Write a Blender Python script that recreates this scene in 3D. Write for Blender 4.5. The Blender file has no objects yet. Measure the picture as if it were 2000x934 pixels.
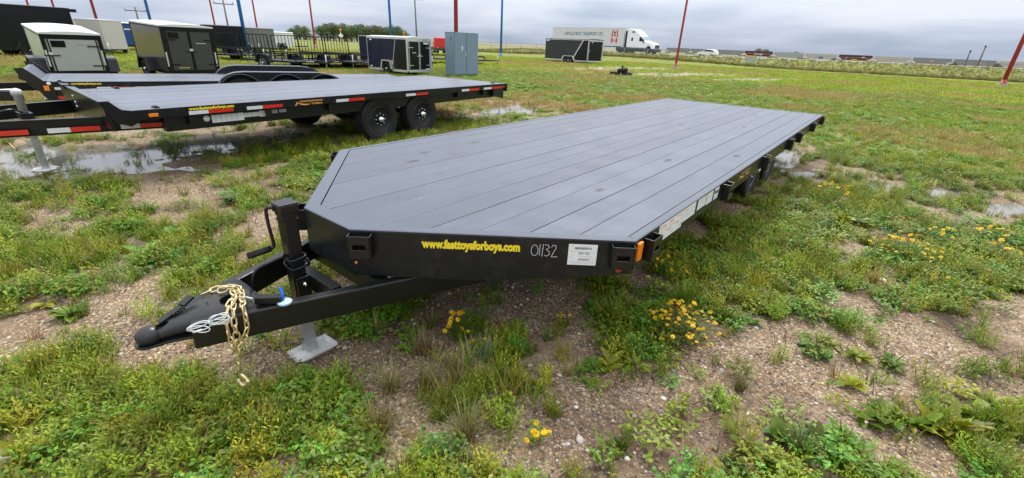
import bpy, bmesh, math, random
import numpy as np
from mathutils import Vector, Matrix, Euler

random.seed(7); rng = np.random.default_rng(7)
PI = math.pi
S = bpy.context.scene
COL = S.collection

# ------------------------------------------------------------------ camera
FPX = 865.07                       # focal length in pixels of a 2000 px wide picture
CAM = np.array([2.037, -1.903, 1.593])
YAW, PITCH, ROLL = -0.66896, 0.41469, 0.04344
_f = np.array([math.sin(YAW)*math.cos(PITCH), math.cos(YAW)*math.cos(PITCH), -math.sin(PITCH)])
_r = np.array([math.cos(YAW), -math.sin(YAW), 0.0]); _u = np.cross(_r, _f)
_r2 = math.cos(ROLL)*_r + math.sin(ROLL)*_u
_u2 = -math.sin(ROLL)*_r + math.cos(ROLL)*_u
cam = bpy.data.cameras.new('camera'); camo = bpy.data.objects.new('camera', cam); COL.objects.link(camo)
cam.sensor_fit = 'HORIZONTAL'; cam.sensor_width = 36.0; cam.lens = 36.0*FPX/2000.0
cam.clip_start = 0.05; cam.clip_end = 9000
camo.matrix_world = Matrix(((_r2[0], _u2[0], -_f[0], CAM[0]), (_r2[1], _u2[1], -_f[1], CAM[1]),
                            (_r2[2], _u2[2], -_f[2], CAM[2]), (0, 0, 0, 1)))
S.camera = camo

# ------------------------------------------------------------------ sky, sun, exposure
SUN_EL, SUN_AZ = math.radians(52), math.radians(-25)      # azimuth clockwise from +Y
W = bpy.data.worlds.new("World"); S.world = W; W.use_nodes = True
nt = W.node_tree; nt.nodes.clear()
def N(tree, kind, **kw):
    n = tree.nodes.new(kind)
    for k, v in kw.items():
        if hasattr(n, k): setattr(n, k, v)
    return n
wout = N(nt, 'ShaderNodeOutputWorld'); wbg = N(nt, 'ShaderNodeBackground'); wbg.inputs['Strength'].default_value = 0.1
sky = N(nt, 'ShaderNodeTexSky'); sky.sky_type = 'NISHITA'; sky.sun_disc = False
sky.sun_elevation = SUN_EL; sky.sun_rotation = SUN_AZ
tc = N(nt, 'ShaderNodeTexCoord')
mp = N(nt, 'ShaderNodeMapping'); mp.inputs['Scale'].default_value = (2.6, 2.6, 15.0)
n1 = N(nt, 'ShaderNodeTexNoise'); n1.inputs['Scale'].default_value = 1.35; n1.inputs['Detail'].default_value = 6; n1.inputs['Roughness'].default_value = 0.52
n1.inputs['Distortion'].default_value = 0.35
mp2 = N(nt, 'ShaderNodeMapping'); mp2.inputs['Scale'].default_value = (1.0, 1.0, 7.0); mp2.inputs['Location'].default_value = (3.1, 1.7, 0.4)
n2 = N(nt, 'ShaderNodeTexNoise'); n2.inputs['Scale'].default_value = 1.6; n2.inputs['Detail'].default_value = 3
nt.links.new(tc.outputs['Generated'], mp.inputs['Vector']); nt.links.new(mp.outputs[0], n1.inputs['Vector'])
nt.links.new(tc.outputs['Generated'], mp2.inputs['Vector']); nt.links.new(mp2.outputs[0], n2.inputs['Vector'])
sep = N(nt, 'ShaderNodeSeparateXYZ'); nt.links.new(tc.outputs['Generated'], sep.inputs[0])
elr = N(nt, 'ShaderNodeMapRange'); elr.inputs['From Min'].default_value = 0.0; elr.inputs['From Max'].default_value = 0.13
elr.inputs['To Min'].default_value = -0.36; elr.inputs['To Max'].default_value = 0.05
nt.links.new(sep.outputs['Z'], elr.inputs['Value'])
ad1 = N(nt, 'ShaderNodeMath', operation='MULTIPLY_ADD'); ad1.inputs[1].default_value = 1.0
nt.links.new(n1.outputs['Fac'], ad1.inputs[0]); nt.links.new(elr.outputs[0], ad1.inputs[2])
ad2 = N(nt, 'ShaderNodeMath', operation='MULTIPLY_ADD'); ad2.inputs[1].default_value = 0.75
nt.links.new(n2.outputs['Fac'], ad2.inputs[0]); nt.links.new(ad1.outputs[0], ad2.inputs[2])
cr = N(nt, 'ShaderNodeValToRGB')
cr.color_ramp.elements[0].position = 0.42; cr.color_ramp.elements[0].color = (0.255, 0.318, 0.44, 1)
cr.color_ramp.elements[1].position = 0.92; cr.color_ramp.elements[1].color = (0.60, 0.635, 0.72, 1)
e = cr.color_ramp.elements.new(0.62); e.color = (0.395, 0.452, 0.575, 1)
e = cr.color_ramp.elements.new(0.78); e.color = (0.52, 0.565, 0.67, 1)
nt.links.new(ad2.outputs[0], cr.inputs['Fac'])
zr = N(nt, 'ShaderNodeMapRange'); zr.inputs['From Min'].default_value = 0.05; zr.inputs['From Max'].default_value = 1.0
zr.inputs['To Min'].default_value = 6.6; zr.inputs['To Max'].default_value = 16.5
nt.links.new(sep.outputs['Z'], zr.inputs['Value'])
mul = N(nt, 'ShaderNodeVectorMath', operation='SCALE')
zn = N(nt, 'ShaderNodeMapRange'); zn.inputs['From Min'].default_value = 0.12; zn.inputs['From Max'].default_value = 0.55; zn.inputs['To Max'].default_value = 0.8
nt.links.new(sep.outputs['Z'], zn.inputs['Value'])
mixz = N(nt, 'ShaderNodeMix', data_type='RGBA'); mixz.inputs['B'].default_value = (0.60, 0.60, 0.605, 1)
nt.links.new(zn.outputs[0], mixz.inputs['Factor']); nt.links.new(cr.outputs['Color'], mixz.inputs['A'])
nt.links.new(mixz.outputs['Result'], mul.inputs[0]); nt.links.new(zr.outputs[0], mul.inputs['Scale'])
mixw = N(nt, 'ShaderNodeMix', data_type='RGBA'); mixw.inputs['Factor'].default_value = 0.93
nt.links.new(sky.outputs[0], mixw.inputs['A']); nt.links.new(mul.outputs[0], mixw.inputs['B'])
nt.links.new(mixw.outputs['Result'], wbg.inputs['Color']); nt.links.new(wbg.outputs[0], wout.inputs['Surface'])

sl = bpy.data.lights.new('sun', 'SUN'); slo = bpy.data.objects.new('sun', sl); COL.objects.link(slo)
sl.energy = 1.5; sl.angle = math.radians(16); sl.color = (1.0, 0.95, 0.86)
_d = Vector((-math.sin(SUN_AZ)*math.cos(SUN_EL), -math.cos(SUN_AZ)*math.cos(SUN_EL), -math.sin(SUN_EL)))
slo.rotation_euler = _d.to_track_quat('-Z', 'Y').to_euler()
S.view_settings.view_transform = 'Standard'; S.view_settings.look = 'None'
S.view_settings.exposure = 1.0; S.view_settings.gamma = 1.0

# ------------------------------------------------------------------ placing helpers (photo bearing -> world)
def ray(px, py):
    return _r2*((px-1000)/FPX) + _u2*((467-py)/FPX) + _f
def G(px, py, z=0.0):
    d = ray(px, py); t = (z-CAM[2])/d[2]; return CAM + t*d
def OND(px, py, dist):
    d = ray(px, py); return CAM + d*dist/math.hypot(d[0], d[1])
def bearing(px, py):
    d = ray(px, py); return math.atan2(d[0], d[1])

# ------------------------------------------------------------------ noise and terrain
def _hash(ix, iy, seed):
    n = (ix.astype(np.int64)*374761393 + iy.astype(np.int64)*668265263 + seed*974711) & 0x7fffffff
    n = ((n ^ (n >> 13))*1274126177) & 0x7fffffff
    n = n ^ (n >> 16)
    return (n & 0xffff)/65535.0
def vnoise(x, y, seed=0):
    x = np.asarray(x, float); y = np.asarray(y, float)
    ix = np.floor(x); iy = np.floor(y); fx = x-ix; fy = y-iy
    fx = fx*fx*(3-2*fx); fy = fy*fy*(3-2*fy)
    a = _hash(ix, iy, seed); b = _hash(ix+1, iy, seed); c = _hash(ix, iy+1, seed); d = _hash(ix+1, iy+1, seed)
    return (a*(1-fx)+b*fx)*(1-fy) + (c*(1-fx)+d*fx)*fy
def fbm(x, y, seed=0, octv=4):
    s = 0; a = 0.5; t = 0
    for k in range(octv):
        s = s + a*vnoise(x*2**k, y*2**k, seed+k*17); t += a; a *= 0.5
    return s/t
def sstep(a, b, x):
    t = np.clip((np.asarray(x, float)-a)/(b-a), 0, 1); return t*t*(3-2*t)

# wet hollows: centre in the photo, half width and half height there -> ground ellipses
def gblob(px, py, rx, ry, s):
    c = G(px, py)
    ux = G(px+rx, py) - c; vy = G(px, py-ry) - c
    A = np.array([[ux[0], vy[0]], [ux[1], vy[1]]])
    return (c[:2], np.linalg.inv(A), A, s)
PUD = [gblob(*p) for p in [
    (150, 305, 220, 30, 1.15), (420, 272, 200, 24, 1.15), (300, 330, 120, 14, .9), (40, 330, 80, 20, 1.1), (130, 345, 60, 16, 0.9), (560, 262, 60, 14, .9), (640, 236, 40, 10, 0.8),
    (1000, 214, 80, 14, 1.2), (930, 236, 40, 9, 0.9), (1540, 306, 38, 28, 1.2), (1600, 330, 40, 12, .8), (1720, 362, 48, 16, 1.1), (1580, 338, 40, 14, 1.1), (1760, 408, 30, 9, .9), (1860, 382, 76, 24, 1.3), (1965, 408, 60, 16, 1.3), (1920, 372, 36, 10, 1.1),
    (1230, 135, 100, 3, .9), (1340, 147, 90, 3, .9), (1480, 157, 80, 2.6, .8), (1890, 650, 42, 26, .75), (1690, 345, 30, 8, .7), (1870, 560, 40, 22, .7), (250, 492, 38, 16, .75),
    (70, 455, 40, 12, .6), (160, 520, 45, 16, .65), (1760, 600, 40, 12, .65), (1770, 725, 60, 22, .6)]]
def blobval(x, y, B):
    c, I, A, s = B
    dx = x-c[0]; dy = y-c[1]
    u = I[0, 0]*dx + I[0, 1]*dy; v = I[1, 0]*dx + I[1, 1]*dy
    return s*np.exp(-(u*u+v*v)*0.9)
ROAD = [(-320, 150), (-180, 112), (-75, 92), (-56, 81), (-41.7, 77), (-33, 76.5), (-22, 79), (-4, 87), (12, 95), (40, 108), (90, 125), (300, 200)]
ROADZ = [0.0, 0.0, 0.05, 0.8, .9, .92, .95, 1.14, 1.2, 1.25, 1.3, 1.3]
def road_at(x):
    return np.interp(x, [p[0] for p in ROAD], [p[1] for p in ROAD]), np.interp(x, [p[0] for p in ROAD], ROADZ)
def height(x, y):
    x = np.asarray(x, float); y = np.asarray(y, float)
    d = np.hypot(x-CAM[0], y-CAM[1])
    h = 0.010 + 0.040*fbm(x*0.9, y*0.9, 3, 4) + 0.030*vnoise(x*5.5, y*5.5, 91) + 0.008*vnoise(x*15, y*15, 71)*sstep(14, 5, d)
    h = h - 0.017
    p = 0
    for B in PUD: p = np.maximum(p, blobval(x, y, B))
    h = h - 0.056*p
    yr, zr_ = road_at(x)
    s = yr - 6.2 - y                                       # metres in front of the near road edge
    emb = (zr_-0.03)*sstep(13, 0.3, s)
    emb = np.where(y > yr+6, (zr_-0.03)*sstep(14, 0, y-yr-6), emb)
    return h + emb

# ------------------------------------------------------------------ materials
MATS = {}
def newmat(name):
    m = bpy.data.materials.new(name); m.use_nodes = True
    t = m.node_tree; b = t.nodes['Principled BSDF']
    MATS[name] = m
    return m, t, b
def rgb(c): return (c[0], c[1], c[2], 1.0)
def mat(name, c, rough=0.5, metal=0.0, spec=0.5, var=0.15, vscale=3.0, bump=0.0, bscale=200.0, rvar=0.1, coat=0.0, dirt=None, dirt_amt=0.3):
    """painted / plain surface with slight uneven colour, gloss and relief"""
    m, t, b = newmat(name)
    g = N(t, 'ShaderNodeNewGeometry') if False else N(t, 'ShaderNodeTexCoord')
    no = N(t, 'ShaderNodeTexNoise'); no.inputs['Scale'].default_value = vscale; no.inputs['Detail'].default_value = 5
    t.links.new(g.outputs['Object'], no.inputs['Vector'])
    mx = N(t, 'ShaderNodeMix', data_type='RGBA')
    mx.inputs['A'].default_value = rgb([v*(1-var) for v in c]); mx.inputs['B'].default_value = rgb([min(1, v*(1+var)) for v in c])
    t.links.new(no.outputs['Fac'], mx.inputs['Factor'])
    col = mx.outputs['Result']
    if dirt is not None:
        n3 = N(t, 'ShaderNodeTexNoise'); n3.inputs['Scale'].default_value = vscale*2.3; n3.inputs['Detail'].default_value = 8; n3.inputs['Roughness'].default_value = 0.7
        t.links.new(g.outputs['Object'], n3.inputs['Vector'])
        rp = N(t, 'ShaderNodeMapRange'); rp.inputs['From Min'].default_value = 0.5; rp.inputs['From Max'].default_value = 0.75; rp.inputs['To Max'].default_value = dirt_amt
        t.links.new(n3.outputs['Fac'], rp.inputs['Value'])
        m2 = N(t, 'ShaderNodeMix', data_type='RGBA'); m2.inputs['B'].default_value = rgb(dirt)
        t.links.new(rp.outputs[0], m2.inputs['Factor']); t.links.new(col, m2.inputs['A']); col = m2.outputs['Result']
    t.links.new(col, b.inputs['Base Color'])
    rr = N(t, 'ShaderNodeMapRange'); rr.inputs['To Min'].default_value = max(0.02, rough-rvar); rr.inputs['To Max'].default_value = rough+rvar
    t.links.new(no.outputs['Fac'], rr.inputs['Value']); t.links.new(rr.outputs[0], b.inputs['Roughness'])
    b.inputs['Metallic'].default_value = metal; b.inputs['Specular IOR Level'].default_value = spec
    b.inputs['Coat Weight'].default_value = coat; b.inputs['Coat Roughness'].default_value = 0.08
    if bump > 0:
        nb = N(t, 'ShaderNodeTexNoise'); nb.inputs['Scale'].default_value = bscale; nb.inputs['Detail'].default_value = 3
        t.links.new(g.outputs['Object'], nb.inputs['Vector'])
        bp = N(t, 'ShaderNodeBump'); bp.inputs['Strength'].default_value = bump; bp.inputs['Distance'].default_value = 0.003
        t.links.new(nb.outputs['Fac'], bp.inputs['Height']); t.links.new(bp.outputs[0], b.inputs['Normal'])
    return m

mat('black_paint', (.0045, .0048, .0052), .34, spec=.5, bump=.25, bscale=160, dirt=(.03, .028, .025), dirt_amt=.14)
mat('black_satin', (.006, .0063, .007), .28, spec=.5, bump=.12, bscale=90, dirt=(.03, .029, .027), dirt_amt=.14)
mat('coupler_black_sheen', (.020, .0205, .022), .33, spec=.5, bump=.15, bscale=110, dirt=(.06, .055, .05), dirt_amt=.3)  # base raised above the other blacks to paint in the coupler's sheen
mat('black_gloss', (.006, .006, .008), .18, spec=.35)
mat('black_far', (.007, .007, .008), .38, spec=.3)
mat('rubber', (.013, .013, .014), .6, spec=.3, bump=.2, bscale=60, dirt=(.05, .045, .04), dirt_amt=.25)
mat('rim_black', (.012, .012, .013), .25, coat=.2)
mat('rim_white', (.62, .65, .68), .4)
mat('chrome', (.75, .76, .78), .18, metal=1.0)
mat('galvanised', (.50, .52, .53), .42, metal=.75, var=.25, vscale=14, dirt=(.3, .29, .27), dirt_amt=.4)
mat('galvanised_pale', (.62, .64, .64), .5, metal=.25, var=.2, vscale=14, dirt=(.33, .3, .26), dirt_amt=.5)
mat('zinc_gold', (.78, .64, .36), .30, metal=.85, var=.3, vscale=30)
mat('wire_white', (.70, .74, .76), .4)
mat('white_paint', (.76, .77, .77), .4, var=.06, dirt=(.5, .48, .44), dirt_amt=.3)
mat('white_side', (.60, .61, .60), .45, var=.06, vscale=.7, dirt=(.45, .43, .38), dirt_amt=.35)
mat('roof_white', (.72, .73, .73), .45, var=.08)
mat('aluminium', (.72, .73, .74), .3, metal=.7, var=.1)
mat('label_white', (.78, .80, .82), .4, var=.04)
mat('label_ink', (.09, .10, .11), .5)
mat('label_grey', (.36, .38, .40), .5)
mat('chalk', (.70, .72, .74), .8)
mat('decal_yellow', (.85, .68, .03), .4, var=.05)
mat('decal_orange', (.80, .36, .07), .4, var=.1)
mat('decal_tan', (.62, .36, .13), .4, var=.1)
mat('decal_green', (.55, .65, .22), .5)
mat('reflector_red', (.62, .032, .018), .22, coat=.3, var=.08)
mat('reflector_white', (.68, .72, .74), .22, coat=.3, var=.06)
mat('amber', (.90, .25, .01), .2, coat=.5, var=.08)
mat('lamp_red', (.45, .05, .03), .2, coat=.4)
mat('plug_blue', (.02, .12, .62), .35)
mat('plug_disc', (.42, .62, .80), .3)
mat('cabinet_grey', (.19, .275, .35), .45, var=.1, dirt=(.2, .19, .17), dirt_amt=.35)
mat('cabinet_dark', (.05, .06, .07), .5)
mat('navy_panel', (.010, .013, .036), .28, spec=.35)
mat('bronze_panel', (.105, .092, .075), .12, coat=.4, metal=.5)
mat('charcoal_panel', (.036, .036, .041), .32, spec=.35)
mat('door_grey', (.058, .056, .060), .36, spec=.4)
mat('door_silver', (.39, .415, .405), .35, coat=.15, var=.05)
mat('silver_panel', (.52, .54, .53), .25, metal=.3)
mat('beige_panel', (.58, .56, .52), .35, var=.05)
mat('grey_panel', (.19, .185, .18), .4)
mat('blue_panel', (.015, .07, .26), .35)
mat('pole_blue', (.02, .16, .50), .4, var=.1)
mat('pole_red', (.40, .035, .05), .4, var=.12)
mat('wood_grey', (.16, .15, .145), .8)
mat('concrete', (.34, .32, .29), .85, var=.2, vscale=6)
mat('truck_white', (.80, .82, .83), .28, coat=.3, var=.03)
mat('skirt_dark', (.035, .05, .05), .4)
mat('window_dark', (.012, .014, .016), .08)
mat('windscreen', (.25, .38, .42), .06)
mat('flag_red', (.62, .03, .03), .4)
mat('text_slate', (.16, .22, .28), .5)
mat('hopper_maroon', (.105, .022, .02), .6, var=.2, vscale=.5)
mat('hopper_pale', (.35, .41, .39), .6, var=.1, vscale=.5)
mat('hopper_cream', (.47, .46, .41), .6, var=.1, vscale=.5)
mat('hopper_grey', (.24, .25, .25), .6, var=.15, vscale=.5)
mat('bogie_dark', (.03, .03, .03), .7)
mat('shed_tan', (.36, .30, .21), .7)
mat('bark', (.10, .08, .06), .9)
mat('marker_orange', (.75, .25, .03), .5)
mat('fence_steel', (.26, .275, .285), .55, metal=.3)
mat('brick_red', (.20, .10, .085), .85, var=.3, vscale=20, bump=.5, bscale=90)
mat('asphalt', (.30, .295, .28), .85, var=.12, vscale=.4)
mat('ballast', (.06, .055, .05), .9)
mat('hole_black', (.003, .003, .003), .9, spec=0)
mat('line_white', (.7, .7, .68), .7)
mat('mesh_black', (.008, .008, .009), .5, spec=.3)

def board_mat(name, c, rough):
    """black stained deck board: grain along the board, faint knots, each board a little different"""
    m, t, b = newmat(name)
    tc_ = N(t, 'ShaderNodeTexCoord'); oi = N(t, 'ShaderNodeObjectInfo')
    ad = N(t, 'ShaderNodeVectorMath', operation='ADD')
    cm = N(t, 'ShaderNodeCombineXYZ'); mm = N(t, 'ShaderNodeMath', operation='MULTIPLY'); mm.inputs[1].default_value = 37.0
    t.links.new(oi.outputs['Random'], mm.inputs[0]); t.links.new(mm.outputs[0], cm.inputs['Y']); t.links.new(mm.outputs[0], cm.inputs['Z'])
    t.links.new(tc_.outputs['Object'], ad.inputs[0]); t.links.new(cm.outputs[0], ad.inputs[1])
    mpg = N(t, 'ShaderNodeMapping'); mpg.inputs['Scale'].default_value = (42, 1.6, 1)
    t.links.new(ad.outputs[0], mpg.inputs[0])
    gr = N(t, 'ShaderNodeTexNoise'); gr.inputs['Scale'].default_value = 1.0; gr.inputs['Detail'].default_value = 5
    t.links.new(mpg.outputs[0], gr.inputs['Vector'])
    bl = N(t, 'ShaderNodeTexNoise'); bl.inputs['Scale'].default_value = 2.2; bl.inputs['Detail'].default_value = 6; bl.inputs['Roughness'].default_value = .62
    t.links.new(ad.outputs[0], bl.inputs['Vector'])
    mpk = N(t, 'ShaderNodeMapping'); mpk.inputs['Scale'].default_value = (8, 3.2, 1)
    t.links.new(ad.outputs[0], mpk.inputs[0])
    vk = N(t, 'ShaderNodeTexVoronoi'); vk.inputs['Scale'].default_value = .62; vk.inputs['Randomness'].default_value = 1.0
    t.links.new(mpk.outputs[0], vk.inputs['Vector'])
    kn = N(t, 'ShaderNodeMapRange'); kn.inputs['From Min'].default_value = .09; kn.inputs['From Max'].default_value = .17; kn.inputs['To Min'].default_value = 1; kn.inputs['To Max'].default_value = 0
    t.links.new(vk.outputs['Distance'], kn.inputs['Value'])
    kg = N(t, 'ShaderNodeMath', operation='GREATER_THAN'); kg.inputs[1].default_value = .70
    vs = N(t, 'ShaderNodeSeparateColor'); t.links.new(vk.outputs['Color'], vs.inputs[0]); t.links.new(vs.outputs[0], kg.inputs[0])
    km = N(t, 'ShaderNodeMath', operation='MULTIPLY'); t.links.new(kn.outputs[0], km.inputs[0]); t.links.new(kg.outputs[0], km.inputs[1])
    m1 = N(t, 'ShaderNodeMix', data_type='RGBA'); m1.inputs['A'].default_value = rgb([v*.78 for v in c]); m1.inputs['B'].default_value = rgb([v*1.22 for v in c])
    t.links.new(gr.outputs['Fac'], m1.inputs['Factor'])
    m2 = N(t, 'ShaderNodeMix', data_type='RGBA', blend_type='MULTIPLY'); m2.inputs['Factor'].default_value = .55
    rb = N(t, 'ShaderNodeMapRange'); rb.inputs['From Min'].default_value = .3; rb.inputs['From Max'].default_value = .7; rb.inputs['To Min'].default_value = .72; rb.inputs['To Max'].default_value = 1.2
    t.links.new(bl.outputs['Fac'], rb.inputs['Value']); t.links.new(m1.outputs['Result'], m2.inputs['A']); t.links.new(rb.outputs[0], m2.inputs['B'])
    rn = N(t, 'ShaderNodeMapRange'); rn.inputs['To Min'].default_value = .88; rn.inputs['To Max'].default_value = 1.12
    t.links.new(oi.outputs['Random'], rn.inputs['Value'])
    sc = N(t, 'ShaderNodeVectorMath', operation='SCALE'); t.links.new(m2.outputs['Result'], sc.inputs[0]); t.links.new(rn.outputs[0], sc.inputs['Scale'])
    m3 = N(t, 'ShaderNodeMix', data_type='RGBA'); m3.inputs['B'].default_value = (.012, .011, .011, 1)
    t.links.new(km.outputs[0], m3.inputs['Factor']); t.links.new(sc.outputs[0], m3.inputs['A'])
    # scuffs of pale dust
    du = N(t, 'ShaderNodeTexNoise'); du.inputs['Scale'].default_value = 5.0; du.inputs['Detail'].default_value = 8; du.inputs['Roughness'].default_value = .75
    t.links.new(ad.outputs[0], du.inputs['Vector'])
    dr = N(t, 'ShaderNodeMapRange'); dr.inputs['From Min'].default_value = .58; dr.inputs['From Max'].default_value = .78; dr.inputs['To Max'].default_value = .30
    t.links.new(du.outputs['Fac'], dr.inputs['Value'])
    m4 = N(t, 'ShaderNodeMix', data_type='RGBA'); m4.inputs['B'].default_value = (.13, .12, .105, 1)
    t.links.new(dr.outputs[0], m4.inputs['Factor']); t.links.new(m3.outputs['Result'], m4.inputs['A'])
    t.links.new(m4.outputs['Result'], b.inputs['Base Color'])
    ro = N(t, 'ShaderNodeMapRange'); ro.inputs['From Min'].default_value = .3; ro.inputs['From Max'].default_value = .7
    ro.inputs['To Min'].default_value = rough-.08; ro.inputs['To Max'].default_value = rough+.12
    t.links.new(bl.outputs['Fac'], ro.inputs['Value']); t.links.new(ro.outputs[0], b.inputs['Roughness'])
    bp = N(t, 'ShaderNodeBump'); bp.inputs['Strength'].default_value = .25; bp.inputs['Distance'].default_value = .002
    t.links.new(gr.outputs['Fac'], bp.inputs['Height']); t.links.new(bp.outputs[0], b.inputs['Normal'])
    b.inputs['Specular IOR Level'].default_value = .5
    return m
board_mat('deck_board', (.088, .106, .142), .32)  # blue-grey sky sheen put into the base colour of the black boards
board_mat('deck_board_far', (.118, .138, .180), .30)  # lighter copy: more grazing sky reflection painted into the boards
mat('steel_sky_sheen', (.084, .101, .136), .30, spec=.5, var=.1, bump=.1, bscale=120, dirt=(.11, .105, .10), dirt_amt=.2)  # lighter copy of deck_steel: sky sheen on upper faces put into the colour
mat('deck_steel', (.008, .009, .011), .30, spec=.38, bump=.1, bscale=120, dirt=(.10, .095, .09), dirt_amt=.25)

def leaf_mat(name, tint=(1, 1, 1), trans=.22, rough=.45, var=.35, hvar=.06):
    m, t, b = newmat(name)
    at = N(t, 'ShaderNodeAttribute'); at.attribute_name = 'tint'
    oi = N(t, 'ShaderNodeObjectInfo')
    hs = N(t, 'ShaderNodeHueSaturation')
    mr = N(t, 'ShaderNodeMapRange'); mr.inputs['To Min'].default_value = .5-hvar*.9; mr.inputs['To Max'].default_value = .5+hvar*.55
    t.links.new(oi.outputs['Random'], mr.inputs['Value']); t.links.new(mr.outputs[0], hs.inputs['Hue'])
    m7 = N(t, 'ShaderNodeMath', operation='MULTIPLY'); m7.inputs[1].default_value = 7.31
    fr = N(t, 'ShaderNodeMath', operation='FRACT'); t.links.new(oi.outputs['Random'], m7.inputs[0]); t.links.new(m7.outputs[0], fr.inputs[0])
    mv = N(t, 'ShaderNodeMapRange'); mv.inputs['To Min'].default_value = 1-var; mv.inputs['To Max'].default_value = 1+var
    t.links.new(fr.outputs[0], mv.inputs['Value']); t.links.new(mv.outputs[0], hs.inputs['Value'])
    mt = N(t, 'ShaderNodeMix', data_type='RGBA', blend_type='MULTIPLY'); mt.inputs['Factor'].default_value = 1; mt.inputs['B'].default_value = rgb(tint)
    t.links.new(at.outputs['Color'], mt.inputs['A']); t.links.new(mt.outputs['Result'], hs.inputs['Color'])
    t.links.new(hs.outputs['Color'], b.inputs['Base Color'])
    b.inputs['Roughness'].default_value = rough; b.inputs['Specular IOR Level'].default_value = .4
    tr = N(t, 'ShaderNodeBsdfTranslucent'); t.links.new(hs.outputs['Color'], tr.inputs['Color'])
    ms = N(t, 'ShaderNodeMixShader'); ms.inputs[0].default_value = trans
    o = t.nodes['Material Output']
    t.links.new(b.outputs[0], ms.inputs[1]); t.links.new(tr.outputs[0], ms.inputs[2]); t.links.new(ms.outputs[0], o.inputs['Surface'])
    return m
leaf_mat('leaf'); leaf_mat('blade', rough=.5, var=.28); leaf_mat('petal', rough=.5, var=.1, hvar=.01, trans=.15)
leaf_mat('tree_leaf', rough=.6, var=.3, trans=.15)
leaf_mat('stone', trans=0.0, rough=.6, var=.45, hvar=.05)

m, t, b = newmat('water')
b.inputs['Base Color'].default_value = (.20, .185, .16, 1); b.inputs['Roughness'].default_value = .04; b.inputs['Specular IOR Level'].default_value = .5
nb = N(t, 'ShaderNodeTexNoise'); nb.inputs['Scale'].default_value = 14; gpos = N(t, 'ShaderNodeNewGeometry')
t.links.new(gpos.outputs['Position'], nb.inputs['Vector'])
bp = N(t, 'ShaderNodeBump'); bp.inputs['Strength'].default_value = .06; bp.inputs['Distance'].default_value = .01
t.links.new(nb.outputs['Fac'], bp.inputs['Height']); t.links.new(bp.outputs[0], b.inputs['Normal'])

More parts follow.
